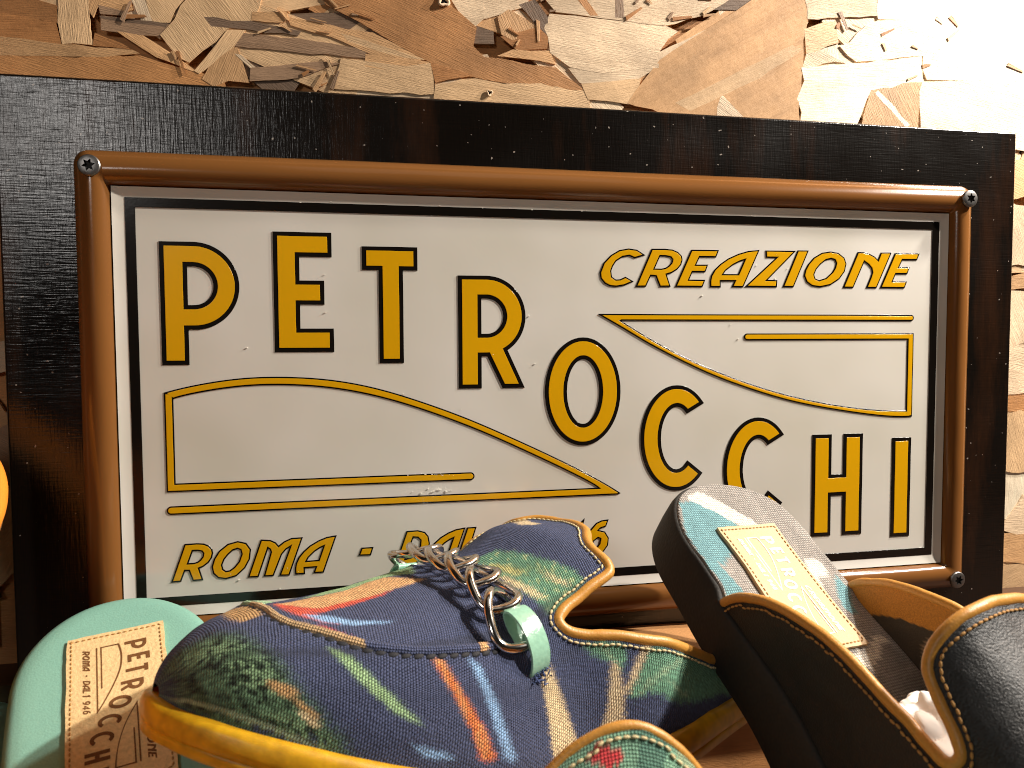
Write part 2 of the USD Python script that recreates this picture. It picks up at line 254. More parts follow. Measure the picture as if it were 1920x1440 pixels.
S_ = [  # the strands one can tell apart in the photograph: outline, wood, direction of the grain
 ([(-40, 20), (110, 45), (120, 90), (115, 140), (40, 160), (-60, 150)], 3, (1, -.1)), ([(-60, -20), (50, -4), (108, 14), (112, 46), (-40, 28)], 3, (1, -.15)), ([(-60, 108), (120, 110), (265, 108), (335, 128), (420, 152), (430, 185), (-60, 165)], 2, (1, .25)),
 ([(-60, 66), (40, 76), (116, 85), (250, 97), (264, 104), (200, 110), (-60, 108)], 1, (1, .1)), ([(112, -30), (166, -30), (174, 60), (176, 87), (119, 85), (113, 45)], 0, (.06, 1)), ([(168, -20), (205, -25), (178, 36), (172, 28)], 1, (-.4, 1)), ([(205, -25), (242, -20), (250, 22), (232, 29), (188, 16)], 1, (1, .3)),
 ([(236, -25), (265, -25), (291, 46), (267, 43)], 5, (.3, 1)), ([(268, -25), (380, -30), (322, 47), (288, 45)], 0, (.7, 1)), ([(188, 14), (236, 24), (240, 34), (192, 31)], 4, (1, .15)), ([(190, 33), (320, 49), (302, 72), (194, 61)], 4, (1, .12)), ([(190, 33), (318, 49), (314, 54), (192, 42)], 6, (1, .12)),
 ([(222, 63), (272, 71), (330, 108), (376, 141), (352, 133), (296, 112)], 1, (1, .62)), ([(180, 66), (232, 84), (250, 97), (178, 88)], 3, (1, .3)), ([(438, 92), (448, 92), (470, 158), (380, 152), (392, 132)], 1, (-.4, 1)), ([(440, 64), (560, 75), (684, 96), (690, 112), (560, 102), (436, 90)], 4, (1, .12)), ([(440, 104), (452, 106), (496, 143), (486, 145)], 5, (1, .8)),
 ([(540, 36), (700, 66), (805, 117), (700, 108), (620, 72), (545, 52)], 1, (1, .3)), ([(640, 66), (805, 117), (760, 112), (660, 88)], 0, (1, .25)), ([(640, 112), (760, 126), (806, 120), (813, 180), (620, 171), (636, 130)], 0, (1, .15)), ([(684, 106), (804, 120), (804, 141), (684, 128)], 1, (1, .1)), ([(470, 132), (600, 118), (640, 122), (560, 150), (470, 158)], 4, (1, -.15)),
 ([(366, -30), (520, -30), (476, 43), (426, 60), (356, 121), (334, 111), (302, 70), (330, 40)], 0, (.75, 1)), ([(474, 26), (538, 25), (540, 40), (530, 48), (472, 44)], 1, (1, .1)), ([(378, 36), (470, 44), (566, 62), (560, 71), (470, 61), (384, 53)], 6, (1, .14)), ([(368, 137), (428, 60), (462, 61), (438, 92), (376, 143)], 0, (.7, -1)),
 ([(576, -30), (790, -30), (860, 26), (892, 57), (886, 90), (905, 110), (1040, 130), (1095, 172), (960, 160), (880, 146), (815, 160), (805, 121), (700, 62), (612, 12)], 2, (1, .35)), ([(806, 120), (890, 146), (815, 160)], 3, (1, .1)), ([(812, 182), (815, 161), (890, 151), (945, 160), (1060, 156), (1100, 178), (1105, 215), (812, 200)], 0, (1, .12)),
 ([(835, -30), (1010, -30), (985, 18), (905, 40), (888, 55), (858, 26)], 5, (1, .1)), ([(930, 36), (952, 22), (1000, 52), (1016, 66), (960, 80), (938, 70)], 1, (.5, 1)), ([(936, 72), (1018, 52), (1026, 76), (1024, 96), (968, 98)], 3, (1, -.2)), ([(972, 14), (1000, 3), (1024, 34), (1027, 72), (1004, 52)], 6, (.6, 1)), ([(960, 96), (1028, 98), (1040, 124), (930, 108)], 1, (1, .2)),
 ([(1000, -30), (1420, -30), (1310, 36), (1240, 52), (1120, 38), (1040, 26)], 5, (1, .05)), ([(1028, 28), (1120, 40), (1240, 50), (1268, 62), (1234, 100), (1232, 130), (1130, 141), (1066, 131), (1030, 102)], 5, (1, .08)), ([(1064, 132), (1230, 129), (1196, 150), (1120, 170), (1084, 160)], 5, (1, -.1)), ([(1086, 160), (1200, 150), (1190, 200), (1100, 190)], 0, (1, -.3)),
 ([(1230, 102), (1322, 58), (1344, 62), (1234, 122)], 5, (1, -.5)), ([(1150, -20), (1162, -20), (1167, 38), (1150, 36)], 4, (.1, 1)), ([(1068, -10), (1090, -6), (1118, 34), (1104, 34)], 2, (.7, 1)), ([(1232, 116), (1420, -6), (1517, -30), (1506, 60), (1497, 150), (1494, 240), (1262, 225), (1172, 196), (1206, 150)], 1, (1, -.62)), ([(1340, 205), (1350, 172), (1382, 190), (1440, 222), (1340, 222)], 5, (.8, .5)), ([(1262, 196), (1480, 88), (1500, 96), (1420, 150), (1290, 210)], 0, (1, -.5)),
 ([(1500, -30), (1650, -26), (1644, 34), (1508, 40)], 5, (1, .06)), ([(1502, 60), (1560, 44), (1566, 84), (1506, 104)], 0, (1, .1)), ([(1506, 104), (1530, 98), (1580, 122), (1500, 130)], 5, (1, .4)), ([(1496, 130), (1600, 122), (1720, 110), (1724, 160), (1626, 172), (1600, 240), (1494, 240)], 7, (1, -.1)), ([(1610, 240), (1625, 170), (1722, 157), (1714, 244)], 1, (.5, 1)),
 ([(1634, 176), (1640, 172), (1700, 236), (1692, 242)], 7, (.6, .9)), ([(1640, 42), (1990, 30), (1990, 160), (1730, 152), (1724, 108), (1600, 118), (1568, 90)], 7, (1, .1)), ([(1640, -30), (1990, -30), (1990, 40), (1640, 40)], 7, (1, .05)), ([(1718, 156), (1990, 150), (1990, 300), (1720, 250)], 7, (1, .15)),
 ([(1880, 310), (1990, 280), (1990, 360), (1880, 376)], 1, (1, .4)), ([(1880, 376), (1990, 420), (1990, 500), (1880, 500)], 5, (.4, 1)), ([(1870, 520), (1990, 500), (1990, 536), (1870, 545)], 1, (1, 0)), ([(1870, 546), (1990, 540), (1990, 640), (1870, 650)], 5, (.5, 1)), ([(1866, 650), (1990, 640), (1990, 730), (1866, 740)], 5, (1, .2)), ([(1866, 742), (1990, 738), (1990, 772), (1866, 770)], 2, (1, -.1)),
 ([(1866, 772), (1990, 770), (1990, 900), (1866, 880)], 0, (.3, 1)), ([(1866, 990), (1910, 925), (1950, 1000), (1930, 1010)], 5, (1, .1)), ([(1866, 1000), (1990, 985), (1990, 1060), (1866, 1050)], 1, (1, -.15)), ([(1866, 1052), (1990, 1064), (1990, 1160), (1866, 1160)], 0, (1, -.4)),
]
for i, (P, c, g) in enumerate(S_):
    strand([at(x, y, WY)[[0, 2]] for x, y in P], WY - .00225 - .000009 * i, .0007, c, (g[0], -g[1]), tilt=rng.normal(0, .004))
sp = []                                                   # loose splinters in the open spots between the strands
for (x0, x1, y0, y1, n) in [(490, 700, 4, 70, 26), (520, 640, 110, 160, 14), (560, 640, 140, 162, 6), (300, 380, 100, 140, 8), (1170, 1330, -8, 40, 24), (1000, 1050, -8, 40, 8), (930, 1020, 60, 100, 10), (1560, 1800, 36, 80, 22), (1700, 1900, 90, 140, 8), (220, 262, 20, 44, 8), (1590, 1740, 70, 170, 10)]:
    for _ in range(int(n * .36)):
        c = at(rng.uniform(x0, x1), rng.uniform(y0, y1), WY)[[0, 2]]; a = rng.uniform(-1.6, 1.2); l, w = rng.uniform(.0016, .0055), rng.uniform(.0003, .0011)
        g = np.array([math.cos(a), math.sin(a)]); h = np.array([-g[1], g[0]])
        strand([c - g * l - h * w, c + g * l - h * w * .4, c + g * l * .9 + h * w * .6, c - g * l * .9 + h * w], WY - .0029 - rng.uniform(0, .0003), .0003, rng.choice([0, 1, 1, 3, 4]), g, jag=.0002, tilt=rng.normal(0, .05), name='splinter')
for px, py, r in ((918, 174, .0011), (832, 2, .0020)):    # a nail hole and a knot hole with their torn rims
    c = at(px, py, WY - .0034); w = np.linspace(0, 2 * np.pi, 25)[:-1]; rr = r * (1 + .25 * np.sin(3 * w + px))
    ring = c + np.stack([rr * np.cos(w), 0 * w - .0002 * np.sin(2 * w), rr * np.sin(w)], 1)
    hol = obj('nail_hole', tube(ring, r * .36, 8, closed=True), 'strand_wood_5', wall, smooth=True, uv=np.zeros((24 * 8, 2)) + np.arange(192)[:, None] * .0004)
    d = trimesh.creation.cylinder(r * .95, .0006, sections=16); d.apply_transform(trimesh.transformations.rotation_matrix(math.pi / 2, [1, 0, 0])); d.apply_translation(c + [0, .0004, 0]); obj('hole', d, 'black_thread', hol)
ledge = trimesh.creation.box([1.7, 0.026, 0.012]); ledge.apply_translation([0, WY - 0.009, -0.1215])
keys(obj('wooden_ledge', ledge, 'dark_wood', uv=np.stack([ledge.vertices[:, 0], ledge.vertices[:, 2] + ledge.vertices[:, 1]], 1)), 'narrow dark wooden ledge along the foot of the strand board wall', 'ledge')
for i in range(5):
    b = trimesh.creation.box([1.7, 0.138, 0.03]); b.apply_translation([0, -0.0455 - 0.14 * i, -0.2452])
    if i == 0: tab = thing('wooden_table', 'dark brown wooden table under the pile of shoes', 'table', (0, -0.3, -0.2302))
    obj('plank', b, 'table_wood', tab, uv=np.stack([b.vertices[:, 0] + .3 * i, b.vertices[:, 1] + b.vertices[:, 2]], 1))

# ------------------------------------------------------------------ the sign on its black board
sign = thing('enamel_sign', 'cream enamel shop sign with yellow letters and brown rim on a black board', 'sign', (0, 0, -0.132))
def rounded_slab(x0, x1, y0, y1, z0, z1, r, n=4):
    import manifold3d as m3
    s = [m3.Manifold.sphere(r, 16).translate([x, y, z]) for x in (x0 + r, x1 - r) for y in (y0 + r, y1 - r) for z in (z0 + r, z1 - r)]
    return m3.Manifold.batch_hull(s)
BRD = 0.0042
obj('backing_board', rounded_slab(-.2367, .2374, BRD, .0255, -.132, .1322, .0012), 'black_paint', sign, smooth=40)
# the pressed rim: rings from the outer foot over the round bead down to the panel
def rect_ring(hx, hz, r, n=10):
    P = []
    for cx, cz, a0 in ((1, 1, 0), (-1, 1, 90), (-1, -1, 180), (1, -1, 270)):
        for t in np.radians(np.linspace(a0, a0 + 90, n)): P.append((cx * (hx - r) + r * math.cos(t), cz * (hz - r) + r * math.sin(t)))
    return np.array(P)
def densify(P, step):
    out = []
    for a, b in zip(P, np.roll(P, -1, 0)):
        n = max(1, int(np.linalg.norm(b - a) / step)); out += [a + (b - a) * i / n for i in range(n)]
    return np.array(out)
prof = [(0, BRD + .0002)] + [(.0150 * ((1 - math.cos(t)) / 2) ** .78 + .0003, BRD - .0002 - .0088 * math.sin(t) ** .85) for t in np.linspace(.12, math.pi - .02, 22)] + [(.0153, .0004)]
rows = []
for d, y in prof:
    hx, hz = .2087 - d, .1036 - d; r = .0055 * (1 - d / .0153) + .0004
    c = rect_ring(hx, hz, r); x, z = c[:, 0], c[:, 1]
    seg = []
    for i in range(4):                                    # the same count of points on every ring
        c0 = c[i * 10:(i + 1) * 10]; nx = c[((i + 1) * 10) % 40]; seg.append(c0); m_ = 40
        seg.append(c0[-1] + (nx - c0[-1]) * np.linspace(0, 1, m_ + 2)[1:-1, None])
    c = np.vstack(seg); wob = .0005 * (fbm(np.stack([c[:, 0] * 34, c[:, 1] * 34, np.full(len(c), d * 120)], 1), 3, 5) - .5)
    rows.append(np.stack([c[:, 0], y + wob * (0 if d > .0152 else 1), c[:, 1]], 1))
n_ = len(rows[0]); V = np.vstack(rows); F = []
for i in range(len(rows) - 1):
    a = np.arange(n_); b = (a + 1) % n_
    F.append(np.stack([i * n_ + a, i * n_ + b, (i + 1) * n_ + b], 1)); F.append(np.stack([i * n_ + a, (i + 1) * n_ + b, (i + 1) * n_ + a], 1))
obj('rim', trimesh.Trimesh(V, np.vstack(F), process=False), 'brown_enamel', sign, smooth=60)
# the panel, slightly cushioned and turned up towards the rim
gx = np.r_[np.linspace(-.1936, -.183, 12)[:-1], np.linspace(-.183, .183, 90), np.linspace(.183, .1936, 12)[1:]]; gz = np.r_[np.linspace(-.0885, -.078, 12)[:-1], np.linspace(-.078, .078, 44), np.linspace(.078, .0885, 12)[1:]]
XX, ZZ = np.meshgrid(gx, gz, indexing='ij'); e = np.minimum(.1936 - abs(XX), .0885 - abs(ZZ))
YY = -.0011 * np.clip(1 - e / .0075, 0, 1) ** 2 - .0002 * (fbm(np.stack([XX * 9, ZZ * 9, 0 * XX], -1), 2, 3) - .5) * np.clip(e / .03, 0, 1)
YYf = lambda x, z: 0
pv = np.stack([XX, YY, ZZ], -1).reshape(-1, 3)
obj('panel', (pv, gridfaces(len(gx), len(gz))), 'white_enamel', sign, smooth=True)
border = sbox(-188.9, -84.35, 188.9, 84.35).difference(sbox(-185.1, -80.5, 185.1, 80.5))
obj('border_line', ext(border, .0008, -.00032), 'black_enamel', sign)
def ell(cx, cz, rx, rz, n=64): return Polygon([(cx + rx * math.cos(t), cz + rz * math.sin(t)) for t in np.linspace(0, 2 * math.pi, n, endpoint=False)])
def half_d(cx, cz, r, left, n=40):                        # a D: straight to the left, round to the right
    return unary_union([Polygon([(cx + r * .985 * math.cos(t), cz + r * math.sin(t)) for t in np.linspace(-math.pi / 2, math.pi / 2, n)]), sbox(left, cz - r, cx + .01, cz + r)])
def c_shape(dx, dz):
    ring = ell(49.2, -20.35, 16.2, 23.25).difference(ell(49.3, -20.3, 9.7, 16.6))
    return affinity.translate(ring.difference(Polygon([(49.5, -9.4), (52, -8.15), (72, 3.1), (72, -47.2), (52, -31.1), (49.5, -29.2)])), dx, dz)
BIG = [
 unary_union([sbox(-174.7, 18.2, -167.7, 65.2), half_d(-163.4, 48.95, 16.25, -174.7).difference(half_d(-163.6, 49.0, 9.7, -167.7))]),
 unary_union([sbox(-130.1, 23.2, -123.1, 70.2), sbox(-130.1, 63.5, -109.7, 70.2), sbox(-130.1, 43.3, -113, 49.9), sbox(-130.1, 23.2, -109.3, 29.6)]),
 unary_union([sbox(-93.5, 58.3, -73.4, 64.8), sbox(-86.6, 18.2, -79.7, 60)]),
 unary_union([sbox(-52.2, 6.5, -45.4, 52.9), half_d(-41.2, 36.8, 16.1, -52.2).difference(half_d(-41.4, 36.8, 9.6, -45.4)), Polygon([(-41.5, 24), (-39.9, 20.7), (-33.1, 6.5), (-26.8, 6.5), (-34.6, 23.5)])]),
 ell(3.35, 2.45, 16.25, 23.05).difference(ell(3.4, 2.45, 9.5, 16.65)), c_shape(0, 0), c_shape(42, -16.2),
 unary_union([sbox(122.1, -69.6, 129.15, -22.6), sbox(139.15, -69.6, 146.4, -22.6), sbox(122.1, -49.7, 146.4, -42.6)]), sbox(166.6, -72.1, 173.8, -25.35)]
def sm(P, hole=None):
    return Polygon(P, [hole] if hole else None).buffer(0)
Rr = sm([(36.8, 67.5), (42.9, 67.6), (46.5, 67.3), (49.1, 66.3), (50.7, 64.8), (51, 63.2), (50.4, 61.2), (48.7, 59.2), (46, 57.6), (43, 56.7), (44.9, 51.3), (40.8, 51.2), (38.8, 56.0), (35.6, 56.2), (33.2, 51.2), (29.5, 51.1)], [(40.1, 65.3), (43.4, 65.3), (46, 64.8), (47.1, 63.5), (46.7, 61.6), (45.2, 60), (43.4, 58.9), (41.2, 58.4), (36.9, 58.4)])
Aa = sm([(89.8, 67.9), (82.1, 51.4), (77.6, 51.4), (79, 54.2), (70.3, 54.1), (70.4, 51.3), (66.2, 51.3), (66.1, 53.5), (66.6, 55.8), (68.3, 58.6), (71.1, 61.2), (75, 63.8), (80.1, 66), (85, 67.4)], [(84.1, 64.6), (80.3, 56.4), (71.1, 56.3), (73, 58.9), (77, 61.8), (80.5, 63.5)])
Ee = sm([(56.4, 67.4), (69, 67.5), (68.1, 65.3), (59.8, 65.2), (57.5, 60.5), (63.6, 60.6), (62.7, 58.3), (56.2, 58.2), (54.1, 53.5), (62.2, 53.5), (61.3, 51.3), (49, 51.3)])
Oo = sm([(115, 56.8), (115.6, 59.3), (117.2, 62.1), (119.9, 65), (124, 67.3), (128.5, 68), (132.5, 67.4), (135.6, 65.3), (136.6, 62.7), (135.8, 59.2), (133.1, 55.7), (128.5, 52.9), (123, 51.8), (119, 52.3), (116.3, 54)], [(119.2, 57.3), (120.5, 60.2), (122.8, 62.7), (125.8, 64.9), (128.8, 65.6), (131.2, 65), (132.2, 63.1), (131.6, 60.6), (130.1, 58.3), (126.5, 55.2), (122.5, 54), (120, 55)])
SMALL = [sm([(31.7, 65.3), (29, 66.9), (25.1, 67.4), (20.8, 66.6), (17, 64.4), (13.6, 60.9), (11.9, 56.7), (12.2, 54.4), (14, 52.3), (16.3, 51.2), (19.1, 51.0), (22.8, 51.6), (26.2, 53.0), (23.6, 54.4), (21.2, 53.3), (18.9, 53.1), (16.6, 54.6), (16.1, 57.6), (17, 60), (18.7, 62.5), (22, 64.6), (25.5, 65.2), (28.1, 64.2)]), Rr, Ee, Aa,
 sm([(94.6, 67.8), (108.4, 67.9), (93.7, 53.9), (99.6, 53.8), (99.5, 51.6), (84.9, 51.6), (101, 65.6), (94.7, 65.6)]), sm([(111.3, 68.2), (115.8, 68.2), (108.5, 51.7), (104.1, 51.7)]), Oo,
 sm([(143.8, 68), (136.5, 51.7), (140.8, 51.7), (146.8, 64.8), (149.7, 63), (151.6, 61), (152.1, 58.8), (151.4, 56.5), (149.3, 51.7), (153.7, 51.7), (161.2, 68.1), (156.6, 68), (154.9, 63.9), (152.5, 66), (149.4, 67.4), (146.5, 68)]), affinity.translate(Ee, 108.1, .5)]
dR, dA, dO = (-169.4 - 36.9, -59.05 - 67.5), (-108.7 - 89.8, -58.8 - 67.9), None
tr = affinity.translate
Rb = tr(affinity.scale(Rr, .715, .90, origin=(36.8, 67.5)), -169.4 - 36.8, -59.05 - 67.5)
Ab = tr(affinity.scale(Aa, .686, .895, origin=(89.8, 67.9)), -108.7 - 89.8, -58.8 - 67.9)
Mb = sm([(-138.9, -58.9), (-144.1, -73.7), (-141, -73.8), (-136.7, -61.3), (-135.2, -62.4), (-134.8, -63.9), (-137.7, -73.7), (-134.8, -73.7), (-131.3, -64.9), (-129.3, -62.6), (-126.4, -60.9), (-131.2, -73.8), (-128.3, -73.9), (-122.9, -58.8), (-126.8, -58.9), (-129.6, -60.1), (-132.2, -62.1), (-133.6, -60.3), (-135.5, -59.3)])
Ob = sm([(-158.8, -68.8), (-157.8, -65.6), (-155.8, -62.5), (-152.5, -59.9), (-148.7, -59), (-145.6, -59.9), (-144, -62.4), (-144.5, -66.3), (-146.4, -69.8), (-149.7, -72.8), (-153.8, -73.8), (-156.6, -73.2), (-158.3, -71.4)], [(-155.7, -68.2), (-154.7, -65.7), (-153, -63.6), (-150.9, -61.7), (-148.8, -61.1), (-147.2, -61.8), (-146.7, -64), (-147.9, -67.4), (-149.9, -69.8), (-152, -71.3), (-153.9, -71.5), (-155.3, -70.3)])
Db = sm([(-77.3, -58.5), (-82.5, -73), (-78.4, -72.9), (-74, -72), (-71.3, -70.5), (-68.8, -67.5), (-68.1, -64), (-68.6, -61), (-69.9, -59.3), (-72.8, -58.4)], [(-75.1, -60.3), (-79.2, -71.1), (-75.8, -70.4), (-73, -68.2), (-71.4, -65), (-71.1, -62.2), (-72.6, -60.6)])
six = sm([(14.8, -58.1), (14, -60.2), (11.5, -60.9), (9.8, -62.6), (11.2, -62.9), (13.6, -63.6), (15.2, -66.3), (14.8, -69.5), (12.5, -72.5), (9.5, -73.7), (6.5, -73), (5, -70.5), (5.2, -67), (7, -62.5), (10, -59.3), (12.5, -58.3)], [(10.5, -65.2), (12.2, -66), (11.8, -68.6), (10, -71.1), (8.2, -71.3), (7.4, -69.5), (8, -67)])
LOW = [Rb, Ob, Mb, Ab, sm([(-96.9, -64.8), (-93, -64.8), (-93.8, -67.2), (-97.8, -67.1)]), Db, tr(Ab, 56.3, .4), sm([(-50.3, -58.3), (-47.3, -58.3), (-51.6, -71.3), (-46.4, -71.3), (-47.2, -73.7), (-55.7, -73.7)]),
 sm([(-31.2, -58.3), (-34.2, -58.3), (-38, -61.4), (-36.8, -62.6), (-34.8, -61.4), (-39.2, -73.7), (-36, -73.7)]), tr(affinity.rotate(six, 180, origin=(10, -66)), -25.5, 0), sm([(3.1, -58), (-8.5, -68.4), (-9.1, -70.4), (-3, -70.4), (-4.2, -73.7), (-1.4, -73.7), (-.3, -70.4), (2, -70.4), (1.4, -68.4), (.4, -68.4)], [(-.6, -63), (-2.2, -68.4), (-5.9, -68.4)]), six]
curve = lambda P, n=120: [tuple(a) for a in CubicSpline(np.linspace(0, 1, len(P)), np.array(P))(np.linspace(0, 1, n))]
o1 = [(-176.2, 5.1), (-163.8, 8.1), (-146.2, 10.6), (-128.3, 11), (-110, 9.6), (-91.2, 5.9), (-72.1, -.1), (-52.5, -7.6), (-32.4, -16.6), (-4.2, -30.4), (21.6, -45.3)]
i1 = [(10.4, -42.3), (-7, -32.6), (-34, -19.4), (-52.5, -11.2), (-72.1, -3.7), (-91.3, 2.2), (-110, 5.9), (-128.3, 7.4), (-146.3, 7.0), (-163.9, 4.5), (-172.6, 2.2)]
WING1 = unary_union([Polygon(curve(o1) + curve(i1)).buffer(0), sbox(-176.2, -36.4, -172.6, 5), sbox(-176.2, -36.4, -49, -32.8), ell(-49, -34.6 + .0, 1.8, 1.8), sbox(-174.6, -45.9, 11, -42.3), ell(-174.6, -44.1, 1.8, 1.8), Polygon([(10.4, -42.3), (21.6, -45.3), (20, -45.9), (0, -45.9)])])
o2 = [(10.1, 38), (27.8, 28.2), (38.8, 22.2), (61.1, 11.6), (84.1, 3.0), (107.7, -3.9), (131.9, -8.7), (156.7, -12.3), (175.7, -13.1)]
i2 = [(172.4, -10), (162.9, -9.7), (144.1, -8), (119.6, -3.9), (95.8, 2), (72.5, 9.8), (49.9, 19.3), (30, 29.9), (21.6, 34.9)]
WING2 = unary_union([Polygon(curve(o2) + curve(i2)).buffer(0), sbox(172.2, -13, 175.7, 28.9), sbox(84.9, 25.6, 175.7, 28.9), ell(84.9, 27.25, 1.65, 1.65), sbox(20, 34.9, 174, 38), ell(174, 36.45, 1.55, 1.55), Polygon([(10.1, 38), (22, 38), (22, 34.7), (20.3, 34.5)])])
def letter(name, fill, line):
    blk = fill.buffer(line, join_style=2, mitre_limit=3)
    o = obj(name, ext(blk, .0006, -.00024), 'black_enamel', sign)
    obj('yellow_fill', ext(fill, -.0001, -.00036), 'yellow_enamel', o)
for g in BIG: letter('letter', g, 1.78)
for g in SMALL + LOW: letter('small_letter', g, .64)
for g in (WING1, WING2): letter('wing_line', g.buffer(-.62, join_style=2), .62)
chips = []                                               # small chips knocked out of the lacquer
for cx, cz, sx, sz, n in ((-66, -33, 12, .8, 16), (-66, -40.5, 16, 1.6, 14), (-128, -72, 60, 10, 6), (90, 40, 80, 40, 7), (-60, 20, 110, 60, 8), (-180, 86, 20, .8, 8), (0, 84.5, 150, .5, 14)):
    for _ in range(n):
        x, z = rng.normal(cx, sx * .4), rng.normal(cz, sz * .4); w = np.linspace(0, 2 * np.pi, 8)[:-1]; r = rng.uniform(.12, .38)
        chips.append(ext(Polygon(np.column_stack([x + r * rng.uniform(.6, 2.0, 7) * np.cos(w), z + r * .6 * rng.uniform(.6, 1.3, 7) * np.sin(w)])).buffer(0), -.0001, -.00042))
obj('lacquer_chips', cat_(chips), 'white_ink', sign, kind='stuff')
# screws
import manifold3d as m3
def screw(x, z, turn):
    r = .0042
    h = m3.Manifold.revolve(m3.CrossSection([[(0, 0), (r * .82, 0), (r, .0007), (r, .0014), (r * .92, .0018), (r * .7, .0021), (0, .0022)]]), 40)
    st = [(.0027 * (1 if i % 2 == 0 else .52) * math.cos(i * math.pi / 6 + turn), .0027 * (1 if i % 2 == 0 else .52) * math.sin(i * math.pi / 6 + turn)) for i in range(12)]
    h = h - m3.Manifold.extrude(m3.CrossSection([st]), .004).translate([0, 0, .0004])
    h = h + m3.Manifold.cylinder(.006, .0019, .0019, 16).translate([0, 0, -.0055])
    m_ = h.to_mesh(); v = m_.vert_properties[:, :3]
    sc = obj('screw', (np.stack([x + v[:, 0], -.0046 - v[:, 2], z + v[:, 1]], 1), m_.tri_verts), 'screw_steel', sign, smooth=30)
    m_ = m3.Manifold.extrude(m3.CrossSection([st]).offset(-.00012), .0004).translate([0, 0, .00042]).to_mesh(); v = m_.vert_properties[:, :3]
    obj('drive_recess', (np.stack([x + v[:, 0], -.0046 - v[:, 2], z + v[:, 1]], 1), m_.tri_verts), 'black_sole', sc)  # black star plate that paints shade into the screw recess
for a in ((-.1999, .0953, .2), (.2012, .0953, .5), (.1998, -.0966, .1), (-.2003, -.0962, .9)): screw(*a)
